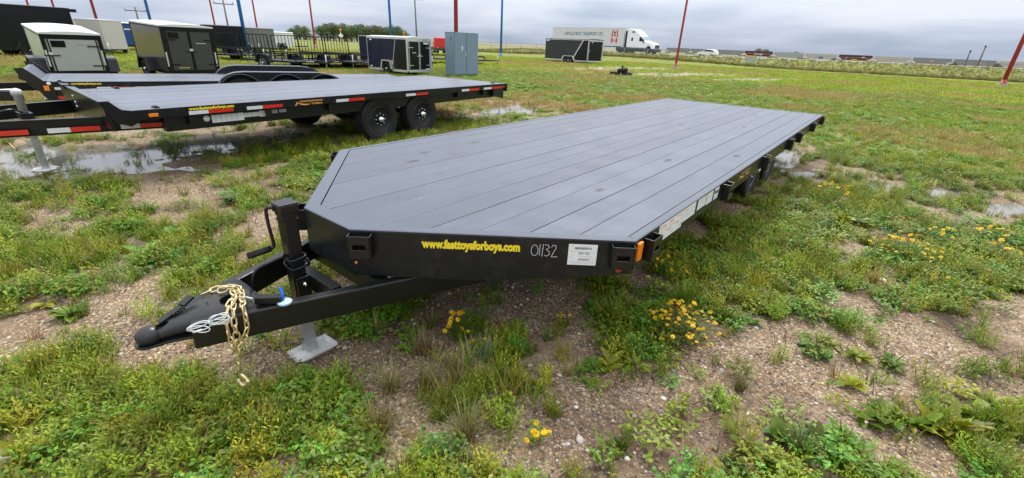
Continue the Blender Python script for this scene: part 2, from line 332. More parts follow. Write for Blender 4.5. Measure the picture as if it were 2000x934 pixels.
# ------------------------------------------------------------------ mesh helpers
class MB:
    def __init__(s): s.v = []; s.f = []; s.mi = []; s.m = 0; s.xf = None; s.sm = []
    def add(s, vs, fs, smooth=False):
        o = len(s.v)
        for p in vs:
            p = Vector(p)
            s.v.append(tuple(s.xf @ p) if s.xf is not None else tuple(p))
        for f in fs:
            s.f.append([i+o for i in f]); s.mi.append(s.m); s.sm.append(smooth)
        return s
    def box(s, x0, x1, y0, y1, z0, z1):
        return s.add([(x0,y0,z0),(x1,y0,z0),(x1,y1,z0),(x0,y1,z0),(x0,y0,z1),(x1,y0,z1),(x1,y1,z1),(x0,y1,z1)],
                     [(0,3,2,1),(4,5,6,7),(0,1,5,4),(1,2,6,5),(2,3,7,6),(3,0,4,7)])
    def hexa(s, lo, hi):
        """two quads (4 points each, same winding, counter-clockwise seen from hi) joined into a solid"""
        return s.add(list(lo)+list(hi), [(3,2,1,0),(4,5,6,7),(0,1,5,4),(1,2,6,5),(2,3,7,6),(3,0,4,7)])
    def prism(s, poly, a, b):
        """poly: list of 3D points; swept by vector b-a"""
        n = len(poly); d = Vector(b)-Vector(a)
        vs = [Vector(p)+Vector(a) for p in poly] + [Vector(p)+Vector(a)+d for p in poly]
        fs = [list(range(n))[::-1], list(range(n, 2*n))] + [(i, (i+1) % n, n+(i+1) % n, n+i) for i in range(n)]
        return s.add(vs, fs)
    def tube(s, pts, r, n=8, closed=False, caps=True):
        pts = [Vector(p) for p in pts]; L = len(pts)
        rr = r if isinstance(r, (list, tuple)) else [r]*L
        vs = []; up = None
        for i, p in enumerate(pts):
            if closed: t = (pts[(i+1) % L]-pts[i-1])
            else: t = pts[min(i+1, L-1)]-pts[max(i-1, 0)]
            t.normalize()
            if up is None: up = Vector((0,0,1)) if abs(t.z) < .9 else Vector((1,0,0))
            x = up.cross(t)
            if x.length < 1e-4: x = Vector((1,0,0)).cross(t)
            x.normalize(); y = t.cross(x); up = y
            for k in range(n):
                a = 2*PI*k/n; vs.append(p + x*math.cos(a)*rr[i] + y*math.sin(a)*rr[i])
        fs = []
        for i in range(L if closed else L-1):
            j = (i+1) % L
            for k in range(n):
                k2 = (k+1) % n; fs.append((i*n+k, i*n+k2, j*n+k2, j*n+k))
        s.add(vs, fs, True)
        if caps and not closed:
            o = len(s.v)-len(vs)
            s.f.append([o+k for k in range(n)][::-1]); s.mi.append(s.m); s.sm.append(False)
            s.f.append([o+(L-1)*n+k for k in range(n)]); s.mi.append(s.m); s.sm.append(False)
        return s
    def bar(s, a, b, w, h=None):
        """square bar from a to b"""
        h = h or w; a = Vector(a); b = Vector(b); t = (b-a).normalized()
        up = Vector((0,0,1)) if abs(t.z) < .95 else Vector((0,1,0))
        x = up.cross(t).normalized()*(w/2); y = t.cross(x).normalized()*(h/2)
        q = [-x-y, x-y, x+y, -x+y]
        return s.hexa([a+k for k in q], [b+k for k in q])
    def lathe(s, prof, n=24, axis='x', smooth=True):
        """prof: list of (r, h); revolved about the axis"""
        vs = []; L = len(prof)
        for r, h in prof:
            for k in range(n):
                a = 2*PI*k/n; c, d = r*math.cos(a), r*math.sin(a)
                vs.append((h, c, d) if axis == 'x' else ((c, h, d) if axis == 'y' else (c, d, h)))
        fs = []
        for i in range(L-1):
            for k in range(n):
                k2 = (k+1) % n; fs.append((i*n+k, i*n+k2, (i+1)*n+k2, (i+1)*n+k))
        fs.append(list(range(n))[::-1]); fs.append([(L-1)*n+k for k in range(n)])
        return s.add(vs, fs, smooth)
    def loft(s, rings, smooth=True):
        n = len(rings[0]); vs = [p for r in rings for p in r]; fs = []
        for i in range(len(rings)-1):
            for k in range(n):
                k2 = (k+1) % n; fs.append((i*n+k, i*n+k2, (i+1)*n+k2, (i+1)*n+k))
        fs.append(list(range(n))[::-1]); fs.append([(len(rings)-1)*n+k for k in range(n)])
        return s.add(vs, fs, smooth)
    def mesh(s, name, mats):
        me = bpy.data.meshes.new(name); me.from_pydata(s.v, [], s.f)
        if isinstance(mats, str): mats = [mats]
        for k in mats: me.materials.append(MATS[k])
        me.polygons.foreach_set('material_index', s.mi)
        me.polygons.foreach_set('use_smooth', s.sm)
        me.update(); fixn(me)
        return me
    def build(s, name, mats, parent=None, bevel=0, loc=None):
        o = bpy.data.objects.new(name, s.mesh(name, mats)); COL.objects.link(o)
        if parent is not None: o.parent = parent
        if loc is not None: o.location = loc
        if bevel:
            md = o.modifiers.new('bevel', 'BEVEL'); md.width = bevel; md.segments = 2; md.limit_method = 'ANGLE'; md.angle_limit = math.radians(40)
        return o
def fixn(me):
    bm = bmesh.new(); bm.from_mesh(me); bmesh.ops.recalc_face_normals(bm, faces=bm.faces); bm.to_mesh(me); bm.free()
def tag(o, label=None, cat=None, group=None, kind=None):
    if label: o['label'] = label
    if cat: o['category'] = cat
    if group: o['group'] = group
    if kind: o['kind'] = kind
    return o
def thing(name, loc=(0,0,0), th=0.0, label=None, cat=None, group=None):
    o = bpy.data.objects.new(name, None); COL.objects.link(o); o.location = loc; o.rotation_euler = (0, 0, th)
    o.empty_display_size = .2
    return tag(o, label, cat, group)
def inst(name, me, parent=None, loc=(0,0,0), rot=(0,0,0), scale=(1,1,1)):
    o = bpy.data.objects.new(name, me); COL.objects.link(o)
    if parent is not None: o.parent = parent
    o.location = loc; o.rotation_euler = rot; o.scale = scale
    return o
def copy_tree(o, parent=None):
    c = o.copy(); COL.objects.link(c)
    if parent is not None: c.parent = parent
    for ch in list(o.children): copy_tree(ch, c)
    return c
def text(name, s, size, material, parent, mtx, bold=0.0, squeeze=1.0, extrude=0.0006, width=None, shear=0.0):
    cu = bpy.data.curves.new('lettering', 'FONT'); cu.body = s; cu.size = size; cu.offset = bold; cu.extrude = extrude; cu.resolution_u = 3; cu.shear = shear
    to = bpy.data.objects.new('lettering_source', cu); COL.objects.link(to)
    dg = bpy.context.evaluated_depsgraph_get(); me = bpy.data.meshes.new_from_object(to.evaluated_get(dg))
    bpy.data.objects.remove(to); bpy.data.curves.remove(cu)
    xs = [v.co.x for v in me.vertices]; x0, x1 = min(xs), max(xs)
    k = (width/(x1-x0)) if width else squeeze
    for v in me.vertices: v.co.x = (v.co.x-x0)*k
    me.transform(mtx); me.materials.clear(); me.materials.append(MATS[material]); me.name = name
    o = bpy.data.objects.new(name, me); COL.objects.link(o); o.parent = parent
    return o
def frame3(o, x, y):
    """matrix with local x along x, local y along y, z = outward"""
    x = Vector(x).normalized(); y = Vector(y).normalized(); z = x.cross(y).normalized(); y = z.cross(x)
    return Matrix(((x.x,y.x,z.x,o[0]),(x.y,y.y,z.y,o[1]),(x.z,y.z,z.z,o[2]),(0,0,0,1)))
def clip_poly(poly, ax, val, keep_less):
    out = []
    for i, p in enumerate(poly):
        q = poly[(i+1) % len(poly)]
        ip = (p[ax] <= val) == keep_less or p[ax] == val; iq = (q[ax] <= val) == keep_less or q[ax] == val
        if ip: out.append(p)
        if ip != iq:
            k = (val-p[ax])/(q[ax]-p[ax]); out.append((p[0]+k*(q[0]-p[0]), p[1]+k*(q[1]-p[1])))
    return out
def curve_pts(ctrl, n=8):
    """Catmull-Rom through control points"""
    P = [Vector(p) for p in ctrl]; P = [P[0]*2-P[1]] + P + [P[-1]*2-P[-2]]; out = []
    for i in range(1, len(P)-2):
        for k in range(n):
            u = k/n; a, b_, c, d = P[i-1], P[i], P[i+1], P[i+2]
            out.append(.5*((2*b_) + (c-a)*u + (2*a-5*b_+4*c-d)*u*u + (3*b_-a-3*c+d)*u**3))
    out.append(P[-2]); return out
def disc_wheel(parent, loc, R, w, side=1, rim='rim_black', lugs=8, rr=.56, name='wheel', hubcap='chrome', n=32):
    """axle along x; side=+1: the dished outer face looks to +x"""
    ri = R*rr
    m = MB(); m.lathe([(ri*.999, -w*.6), (ri*1.0, -.012), (ri*.95, -.008), (ri*.92, -.02), (ri*.86, -.06), (ri*.80, -.075), (ri*.72, -.06), (ri*.52, -.035), (ri*.46, -.03), (ri*.30, -.03), (ri*.29, -.03)], n)
    e = m.build(name, rim, parent, loc=loc)
    if side < 0: e.rotation_euler = (0, 0, PI)
    m = MB(); m.lathe([(ri, -w), (R*.90, -w), (R*.975, -w*.9), (R, -w*.72), (R*.985, -w*.70), (R*.985, -w*.66), (R, -w*.64), (R, -w*.36), (R*.985, -w*.34), (R*.985, -w*.30), (R, -w*.28), (R*.975, -w*.1), (R*.93, 0), (R*.915, .002), (R*.91, -.001), (R*.82, .006), (R*.70, .004), (R*.69, .0), (R*.64, .001), (ri, -.012), (ri*.97, -.03)], n)
    m.build('tyre', 'rubber', e)
    if hubcap:
        m = MB(); m.lathe([(ri*.24, -.04), (ri*.24, .015), (ri*.2, .02), (ri*.15, .05), (ri*.06, .055)], 14); m.build('hub_cap', hubcap, e)
    if lugs:
        m = MB()
        for k in range(lugs):
            a = 2*PI*k/lugs; c, s_ = math.cos(a)*ri*.44, math.sin(a)*ri*.44
            m.xf = Matrix.Translation((0, c, s_)); m.lathe([(.011, -.04), (.011, -.012), (.005, -.008)], 6)
        m.build('lug_nuts', 'chrome', e)['kind'] = 'stuff'
        m = MB()
        for k in range(lugs):
            a = 2*PI*(k+.5)/lugs; c, s_ = math.cos(a)*ri*.70, math.sin(a)*ri*.70
            m.xf = Matrix.Translation((0, c, s_)); m.lathe([(ri*.085, -.075), (ri*.085, -.0485), (ri*.08, -.048)], 8)
        m.build('vent_holes', 'window_dark', e)['kind'] = 'stuff'
    return e

# ------------------------------------------------------------------ ground: one sheet to the horizon, fine near the camera
m, t, b = newmat('gravel_ground')
gp = N(t, 'ShaderNodeNewGeometry'); P_ = gp.outputs['Position']
def tnoise(scale, det=4, rough=.55, vec=None, dist=0):
    n = N(t, 'ShaderNodeTexNoise'); n.inputs['Scale'].default_value = scale; n.inputs['Detail'].default_value = det; n.inputs['Roughness'].default_value = rough; n.inputs['Distortion'].default_value = dist
    t.links.new(vec or P_, n.inputs['Vector']); return n
def mrange(src, a, b_, c=0, d=1, smooth=True):
    n = N(t, 'ShaderNodeMapRange'); n.interpolation_type = 'SMOOTHSTEP' if smooth else 'LINEAR'
    for k, v in zip(('From Min', 'From Max', 'To Min', 'To Max'), (a, b_, c, d)): n.inputs[k].default_value = v
    t.links.new(src, n.inputs['Value']); return n.outputs[0]
def mixc(fac, A, B, blend='MIX'):
    n = N(t, 'ShaderNodeMix', data_type='RGBA', blend_type=blend)
    for s_, v in (('Factor', fac), ('A', A), ('B', B)):
        if isinstance(v, bpy.types.NodeSocket): t.links.new(v, n.inputs[s_])
        elif s_ == 'Factor': n.inputs[s_].default_value = v
        else: n.inputs[s_].default_value = rgb(v)
    return n.outputs['Result']
def math_(op, a, b_=None):
    n = N(t, 'ShaderNodeMath', operation=op)
    for i, v in enumerate((a, b_)):
        if v is None: continue
        if isinstance(v, bpy.types.NodeSocket): t.links.new(v, n.inputs[i])
        else: n.inputs[i].default_value = v
    return n.outputs[0]
def ramp(src, stops):
    n = N(t, 'ShaderNodeValToRGB'); r = n.color_ramp; r.interpolation = 'LINEAR'
    while len(r.elements) < len(stops): r.elements.new(.5)
    for e_, (p, c) in zip(r.elements, stops): e_.position = p; e_.color = rgb(c)
    t.links.new(src, n.inputs['Fac']); return n.outputs['Color']
wob = tnoise(9, 3); wv = N(t, 'ShaderNodeVectorMath', operation='MULTIPLY_ADD'); wv.inputs[1].default_value = (.05, .05, .05)
t.links.new(wob.outputs['Color'], wv.inputs[0]); t.links.new(P_, wv.inputs[2])
v1 = N(t, 'ShaderNodeTexVoronoi'); v1.inputs['Scale'].default_value = 78; t.links.new(wv.outputs[0], v1.inputs['Vector'])
v2 = N(t, 'ShaderNodeTexVoronoi'); v2.inputs['Scale'].default_value = 40; t.links.new(wv.outputs[0], v2.inputs['Vector'])
STONES = [(0, (.090, .068, .048)), (.18, (.27, .185, .110)), (.36, (.49, .335, .175)), (.52, (.38, .235, .14)), (.66, (.31, .265, .21)), (.82, (.58, .44, .26)), (1, (.70, .60, .44))]
s1 = N(t, 'ShaderNodeSeparateColor'); t.links.new(v1.outputs['Color'], s1.inputs[0])
s2 = N(t, 'ShaderNodeSeparateColor'); t.links.new(v2.outputs['Color'], s2.inputs[0])
c1 = ramp(s1.outputs[0], STONES); c2 = ramp(s2.outputs[1], STONES)
big = math_('GREATER_THAN', s2.outputs[0], .72)
bigm = math_('MULTIPLY', big, mrange(v2.outputs['Distance'], .46, .36))
stone = mixc(bigm, c1, c2)
gap = mrange(v1.outputs['Distance'], .40, .62)                       # mud between the stones
mudn = tnoise(1.5, 6, .62); mud_ = mixc(tnoise(30, 4).outputs['Fac'], (.050, .034, .024), (.175, .125, .088))
stone = mixc(math_('MULTIPLY', gap, .75), stone, mud_)
silt = mrange(mudn.outputs['Fac'], .50, .68, 0, .62)                 # smooth silty patches
grav = mixc(silt, stone, mixc(tnoise(5, 6).outputs['Fac'], (.22, .163, .105), (.42, .325, .215)))
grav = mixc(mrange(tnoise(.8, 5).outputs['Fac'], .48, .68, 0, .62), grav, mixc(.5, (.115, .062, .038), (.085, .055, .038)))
# grassed lot further off, hay fields beyond the highway
sx = N(t, 'ShaderNodeSeparateXYZ'); t.links.new(P_, sx.inputs[0])
sub = N(t, 'ShaderNodeVectorMath', operation='DISTANCE'); t.links.new(P_, sub.inputs[0]); sub.inputs[1].default_value = (1.0, -1.0, 0)
dist = sub.outputs['Value']
gn = tnoise(.55, 7, .65); gn2 = tnoise(.09, 5, .6); gn3 = tnoise(7.0, 5, .7)
gr = ramp(gn.outputs['Fac'], [(.28, (.085, .125, .012)), (.44, (.175, .225, .020)), (.56, (.255, .270, .030)), (.68, (.270, .220, .055)), (.80, (.255, .170, .075))])
gr = mixc(mrange(gn2.outputs['Fac'], .40, .62, 0, .55), gr, (.28, .30, .028))
gr = mixc(mrange(gn3.outputs['Fac'], .3, .7, .55, 0), gr, (.045, .062, .014))
bare = mrange(tnoise(.42, 7, .66).outputs['Fac'], .58, .68, 0, .9)
gr = mixc(math_('MULTIPLY', bare, mrange(dist, 38, 16, 0, 1)), gr, grav)
gmix = mrange(math_('ADD', dist, mrange(gn.outputs['Fac'], .3, .7, -3.5, 3.5, False)), 6.5, 14)
ba = N(t, 'ShaderNodeAttribute'); ba.attribute_name = 'bare'
gmix = math_('MULTIPLY', gmix, mrange(math_('ADD', ba.outputs['Fac'], mrange(tnoise(1.1, 6, .7).outputs['Fac'], .3, .7, -.35, .35, False)), .28, .55, 1, 0))
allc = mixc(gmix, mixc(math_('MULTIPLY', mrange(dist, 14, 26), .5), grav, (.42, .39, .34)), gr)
fy = math_('ADD', sx.outputs['Y'], mrange(gn2.outputs['Fac'], 0, 1, -40, 40, False))
fn = N(t, 'ShaderNodeMapping'); fn.inputs['Scale'].default_value = (.0016, .009, 1); t.links.new(P_, fn.inputs[0])
fld = ramp(tnoise(1.0, 3, .5, fn.outputs[0]).outputs['Fac'], [(.35, (.075, .10, .03)), (.46, (.16, .15, .06)), (.56, (.27, .215, .11)), (.66, (.15, .14, .06)), (.74, (.06, .08, .045))])
far = math_('MAXIMUM', mrange(sub.outputs['Value'], 150, 220), 0)
allc = mixc(far, allc, fld)
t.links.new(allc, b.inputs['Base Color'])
wetm = math_('MULTIPLY', mrange(tnoise(2.3, 5).outputs['Fac'], .45, .7), mrange(gmix, 0, 1, 1, 0))
t.links.new(mrange(wetm, 0, 1, .82, .38), b.inputs['Roughness'])
b.inputs['Specular IOR Level'].default_value = .35
hgt = math_('ADD', math_('MULTIPLY', mrange(v1.outputs['Distance'], .0, .62, 1, 0), .5), math_('MULTIPLY', bigm, 1.0))
hgt = math_('MULTIPLY', hgt, mrange(silt, 0, .8, 1, .15))
bp = N(t, 'ShaderNodeBump'); bp.inputs['Strength'].default_value = 1.0; bp.inputs['Distance'].default_value = .013
t.links.new(hgt, bp.inputs['Height'])
bp2 = N(t, 'ShaderNodeBump'); bp2.inputs['Distance'].default_value = .06; t.links.new(mrange(gmix, 0, 1, 0, .9), bp2.inputs['Strength'])
t.links.new(gn3.outputs['Fac'], bp2.inputs['Height']); t.links.new(bp.outputs[0], bp2.inputs['Normal'])
t.links.new(bp2.outputs[0], b.inputs['Normal'])

def graded(a, b_, step, far0, far1, g=1.16):
    core_ = list(np.arange(a, b_, step)); s = step; x = core_[-1]; hi = []
    while x < far1: s *= g; x += s; hi.append(x)
    s = step; x = core_[0]; lo = []
    while x > far0: s *= g; x -= s; lo.append(x)
    return np.array(lo[::-1]+core_+hi)
def graded2(segs, far0, far1, g=1.13):
    """segs: list of (start, end, step) contiguous"""
    xs = []
    for a, b_, st in segs: xs += list(np.arange(a, b_-st*.5, st))
    s = segs[-1][2]; x = xs[-1]; hi = []
    while x < far1: s = s*g if x > 60 or s < .5 else s; s = min(s, 400); x += s; hi.append(x)
    s = segs[0][2]; x = xs[0]; lo = []
    while x > far0: s = s*g; x -= s; lo.append(x)
    return np.array(lo[::-1]+xs+hi)
gxs = graded2([(-9, -5, .07), (-5, 4.2, .04), (4.2, 7, .07)], -5200, 5200)
gys = graded2([(-2.5, 4, .04), (4, 10, .08), (10, 24, .25), (24, 110, 1.6)], -400, 6000)
XX, YY = np.meshgrid(gxs, gys); ZZ = height(XX, YY)
nx, ny = len(gxs), len(gys)
co = np.stack([XX.ravel(), YY.ravel(), ZZ.ravel()], 1)
ii = (np.arange(ny-1)[:, None]*nx + np.arange(nx-1)[None, :]).ravel()
fc = np.stack([ii, ii+1, ii+1+nx, ii+nx], 1)
me = bpy.data.meshes.new('ground'); me.vertices.add(len(co)); me.vertices.foreach_set('co', co.ravel())
me.loops.add(fc.size); me.loops.foreach_set('vertex_index', fc.ravel().astype(np.int32))
me.polygons.add(len(fc)); me.polygons.foreach_set('loop_start', np.arange(0, fc.size, 4, dtype=np.int32))
me.update(calc_edges=True); me.polygons.foreach_set('use_smooth', np.ones(len(fc), bool)); me.materials.append(MATS['gravel_ground'])
pv = 0
for B in PUD: pv = np.maximum(pv, blobval(XX, YY, (B[0], B[1]*.62, B[2], 1.0)))
at = me.attributes.new('bare', 'FLOAT', 'POINT'); at.data.foreach_set('value', np.asarray(pv, np.float32).ravel())
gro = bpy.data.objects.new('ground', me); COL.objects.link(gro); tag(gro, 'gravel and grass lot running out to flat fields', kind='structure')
# standing rain water in the hollows
WZ = -.0085
for bi, B in enumerate(PUD):
    c, I, A, s = B
    m = MB(); R_ = 1.7
    m.add([(c[0]+R_*(A[0, 0]*math.cos(a)+A[0, 1]*math.sin(a)), c[1]+R_*(A[1, 0]*math.cos(a)+A[1, 1]*math.sin(a)), WZ-.0004*bi) for a in [2*PI*k/28 for k in range(28)]], [list(range(28))])
    o = m.build('puddle', 'water'); tag(o, 'shallow rain puddle lying in the gravel', kind='structure')

# ------------------------------------------------------------------ the flatbed trailer in the foreground
DZ = 0.75
def offset_poly(P, d):
    """closed polygon (counter-clockwise), d[i] = inset of edge i (P[i]->P[i+1])"""
    n = len(P); out = []
    for i in range(n):
        a, b_, c = Vector(P[i-1]), Vector(P[i]), Vector(P[(i+1) % n])
        t1 = (b_-a).normalized(); t2 = (c-b_).normalized(); n1_ = Vector((-t1.y, t1.x)); n2_ = Vector((-t2.y, t2.x))
        d1, d2 = d[i-1], d[i]
        den = t1.x*t2.y - t1.y*t2.x
        if abs(den) < 1e-3: out.append(b_ + n1_*d1); continue
        p1 = b_+n1_*d1; p2 = b_+n2_*d2
        k = ((p2.x-p1.x)*t2.y - (p2.y-p1.y)*t2.x)/den
        out.append(p1 + t1*k)
    return [(p.x, p.y) for p in out]
ft = thing('flatbed_trailer', label='large black flatbed trailer with tapered nose and planked deck filling the foreground', cat='trailer')
CH = math.hypot(1.0805, .862)
def chp(s, sgn=1):                                       # point along the front chamfer, s metres from the nose
    return (sgn*(.2145+1.0805*s/CH), -.862+.862*s/CH)
#            point, web bottom
LOOP = [((.2145, -.862), .502), (chp(.703), .500), (chp(1.363), .572), ((1.295, 0), .585), ((1.295, .12), .618), ((1.295, 6.957), .618),
        ((-1.295, 6.957), .618), ((-1.295, .12), .618), ((-1.295, 0), .585), (chp(1.363, -1), .572), (chp(.703, -1), .500), ((-.2145, -.862), .502)]
OUT = [p for p, z in LOOP]
INS = [.055, .055, .055, .052, .052, .055, .052, .052, .078, .078, .078, .085]
INN = offset_poly(OUT, INS)
o1 = offset_poly(OUT, [.0025]*12); o2 = offset_poly(OUT, [.009]*12)
m = MB(); rings = []
for i in range(12):
    z0 = LOOP[i][1]
    rings.append([(*OUT[i], z0), (*OUT[i], DZ-.010), (*o1[i], DZ-.003), (*o2[i], DZ), (*INN[i], DZ), (*INN[i], DZ-.009), (*o2[i], DZ-.014), (*o2[i], z0)])
n8 = 8; vs = [p for r in rings for p in r]; fs = []
for i in range(12):
    j = (i+1) % 12
    for k in range(n8):
        k2 = (k+1) % n8; fs.append((i*n8+k, j*n8+k, j*n8+k2, i*n8+k2))
m.add(vs, fs)
for i_ in range(len(m.mi)): m.mi[i_] = 1 if i_ % 8 in (2, 3) else 0  # top flange faces take the copy with painted sky sheen
m.build('deck_frame', ['deck_steel', 'steel_sky_sheen'], ft)
# planks, one by one
core = offset_poly(OUT, [v+g for v, g in zip(INS, [.0015]*3+[.006, .006, .003, .006, .006, .006, .006, .006, .002])])
for k in range(14):
    x1 = 1.245-.1925*k-.0022; x0 = x1-.1925+.0044
    poly = clip_poly(clip_poly(core, 0, x1, True), 0, x0, False)
    if len(poly) < 3: continue
    xs = [p[0] for p in poly]
    if max(xs)-min(xs) < .02: continue
    cx = (max(xs)+min(xs))/2; top = DZ-.0008+random.uniform(-.0012, .0008)
    m = MB(); m.prism([(p[0]-cx, p[1], 0) for p in poly], (0, 0, top-.036), (0, 0, top))
    m.build('plank', 'deck_board', ft, bevel=.0007, loc=(cx, 0, 0))
m = MB(); m.add([(*p, .706) for p in offset_poly(OUT, [.02]*12)], [list(range(12))])
m.build('deck_underlay', 'black_paint', ft)
# beams under the deck
for sx in (-1, 1):
    m = MB(); m.box(sx*.56-.05, sx*.56+.05, .0, 6.9, .49, .60); m.build('main_beam', 'black_paint', ft)
for y in (.25, .9, 1.55, 2.2, 2.85, 5.2, 5.8, 6.4):
    m = MB(); m.box(-1.27, 1.27, y-.03, y+.03, .605, .70); m.build('cross_member', 'black_paint', ft)
# tongue rails
RA, RB = Vector((.098, -1.545, 0)), Vector((.86, .42, 0))
for sx in (1, -1):
    a, b_ = Vector((RA.x*sx, RA.y, 0)), Vector((RB.x*sx, RB.y, 0)); t_ = (b_-a).normalized(); nn = Vector((t_.y, -t_.x, 0))*sx
    w = .052; m = MB(); lo, hi = .372, .494
    q = lambda p, off, z: p + nn*off + Vector((0, 0, z))
    m.hexa([q(a, -w, lo), q(a, 0, lo), q(a, 0, hi), q(a, -w, hi)], [q(b_, -w, lo), q(b_, 0, lo), q(b_, 0, hi), q(b_, -w, hi)])
    m.build('tongue_rail', 'black_paint', ft, bevel=.007)
m = MB(); m.box(-.235, .235, -1.0, -.945, .400, .488); m.build('tongue_cross_member', 'black_paint', ft, bevel=.004)
m = MB(); m.box(-.33, .33, -.80, -.74, .385, .486); m.build('tongue_cross_member', 'black_paint', ft, bevel=.004)
m = MB(); m.box(.044, .054, -1.075, -1.01, .375, .50); m.build('jack_bracket', 'black_satin', ft, bevel=.002)
m = MB(); m.xf = Matrix.Translation((.058, -1.04, .462)); m.lathe([(.012, -.004), (.012, .006), (.007, .008), (.007, .014)], 6); m.build('bracket_bolt', 'chrome', ft)
# coupler
def rrect(w, zb, zt, y, n=16, e=3.2, top=.62):
    out = []
    for k in range(n):
        a = 2*PI*(k+.5)/n; c, d = math.cos(a), math.sin(a)
        x = math.copysign(abs(c)**(2/e), c)*w; z = math.copysign(abs(d)**(2/e), d)
        if d > 0: x *= 1-(1-top)*max(0, z)**2
        out.append((x, y, (zb+zt)/2+z*(zt-zb)/2))
    return out
m = MB()
m.loft([rrect(.030, .432, .476, -1.655), rrect(.036, .432, .486, -1.625), rrect(.045, .432, .494, -1.59), rrect(.062, .430, .503, -1.55, top=.7), rrect(.090, .428, .513, -1.48, top=.75),
        rrect(.118, .428, .519, -1.40, top=.82), rrect(.150, .430, .520, -1.31, top=.86), rrect(.165, .432, .518, -1.265, top=.88)])
cp = m.build('coupler', 'coupler_black_sheen', ft)
m = MB(); vs = []; fs = []; nu, nv = 18, 10
for i in range(nv+1):
    ph = -.35*PI + .85*PI*i/nv
    for k in range(nu):
        a = 2*PI*k/nu; vs.append((.041*math.cos(ph)*math.cos(a), -1.660+.047*math.cos(ph)*math.sin(a), .458+.040*math.sin(ph)))
for i in range(nv):
    for k in range(nu):
        k2 = (k+1) % nu; fs.append((i*nu+k, i*nu+k2, (i+1)*nu+k2, (i+1)*nu+k))
fs.append([nv*nu+k for k in range(nu)]); m.add(vs, fs, True); m.build('ball_socket', 'coupler_black_sheen', cp)
m = MB(); L_ = []
for k in range(13):
    a = PI+PI*k/12; L_.append((.052*math.cos(a), -1.662+.052*math.sin(a), 0))
L_ += [(.058, -1.62, 0), (.085, -1.56, 0), (.112, -1.50, 0), (-.112, -1.50, 0), (-.085, -1.56, 0), (-.058, -1.62, 0)]
m.prism(L_, (0, 0, .424), (0, 0, .4335)); m.build('coupler_flange', 'black_satin', cp, bevel=.002)
m = MB()
for a_, b_, w_ in (((-.012, -1.615, .492), (-.030, -1.525, .520), .030), ((-.030, -1.525, .524), (-.052, -1.478, .540), .034)):
    m.bar(a_, b_, w_, .012)
for k in range(5): m.box(-.006+.0, .004, -1.565+.010*k, -1.560+.010*k, .503+.003*k, .516+.003*k)
m.build('coupler_latch', 'black_satin', cp, bevel=.002)
m = MB(); m.xf = Matrix.Translation((.012, -1.612, .494)) @ Matrix.Rotation(.25, 4, 'Z'); m.box(-.006, .006, -.02, .02, -.004, .003); m.build('latch_slot', 'hole_black', cp)
m = MB(); m.xf = Matrix.Translation((.048, -1.372, .5226)); m.add([(.031*math.cos(2*PI*k/20), .034*math.sin(2*PI*k/20), 0) for k in range(20)], [list(range(20))]); m.build('plate_hole', 'hole_black', cp)
for x, y in ((.018, -1.445), (.012, -1.36)):
    m = MB(); m.xf = Matrix.Translation((x, y, .521)); m.add([(.005*math.cos(2*PI*k/8), .005*math.sin(2*PI*k/8), 0) for k in range(8)], [list(range(8))]); m.build('rivet_hole', 'hole_black', cp)
# jack
jk = MB(); jk.box(-.034, .034, -1.079, -1.011, .34, .832); jk = jk.build('jack', 'black_satin', ft, bevel=.006)
m = MB(); m.box(-.044, .044, -1.089, -1.001, .832, .872); m.box(-.0465, .0465, -1.0915, -.9985, .872, .880); m.build('jack_cap', 'black_satin', jk, bevel=.004)
m = MB(); m.box(-.037, .037, -1.082, -1.008, .79, .80); m.box(-.0365, .0365, -1.0815, -1.0085, .815, .831); m.build('jack_collar', 'black_satin', jk)
m = MB(); m.tube(curve_pts([(-.03, -1.085, .852), (-.045, -1.105, .852), (-.052, -1.112, .835), (-.052, -1.112, .76), (-.052, -1.106, .67), (-.053, -1.112, .652), (-.056, -1.13, .648)], 5), .0085, 8); m.build('crank_arm', 'black_satin', jk)
m = MB(); m.tube([(-.055, -1.12, .6485), (-.064, -1.225, .640)], .0145, 10)
for k in range(5):
    a = 2*PI*k/5; m.tube([(-.055+.0142*math.cos(a), -1.122, .6485+.0142*math.sin(a)), (-.064+.0142*math.cos(a), -1.223, .640+.0142*math.sin(a))], .0025, 5)
m.build('crank_grip', 'rubber', jk)
m = MB(); m.box(-.029, .029, -1.074, -1.016, .045, .345); lg = m.build('jack_leg', 'galvanised', ft, bevel=.004)
for z in (.12, .24): 
    m = MB(); m.xf = Matrix.Translation((0, -1.0745, z)); m.lathe([(.008, -.001), (.008, .001)], 10, 'y'); m.build('pin_hole', 'window_dark', lg)
m = MB()
m.loft([[(x*s+.035, y*s*1.0-1.045, z) for x, y in ((-.068, -.105), (.045, -.112), (.068, -.085), (.068, .10), (.050, .112), (-.068, .105))] for s, z in ((.80, .040), (1.0, .064), (1.02, .064), (.84, .046))], False)
m.build('jack_foot', 'galvanised_pale', ft)
m = MB(); m.tube([( .034*math.cos(a)*1.1, -1.045+.034*math.sin(a)*1.2, .285-.02*math.sin(a*1.0)) for a in [2*PI*k/22 for k in range(22)]], .003, 6, closed=True)
m.tube([(.036, -1.04, .285), (.040, -1.045, .25), (.036, -1.06, .24), (.03, -1.078, .25)], .0028, 6); m.build('pin_keeper', 'wire_white', lg)
for z, tl in ((.602, .0), (.560, -.006)):
    m = MB(); pts = []
    for k in range(28):
        a = 2*PI*k/28; c, d = math.cos(a), math.sin(a)
        pts.append((math.copysign(abs(c)**.55, c)*.047+.008, math.copysign(abs(d)**.55, d)*.044-1.044, z+tl*c+.004*math.sin(2*a)))
    m.tube(pts, .0052, 7, closed=True); m.build('cable_loop', 'black_gloss', ft)
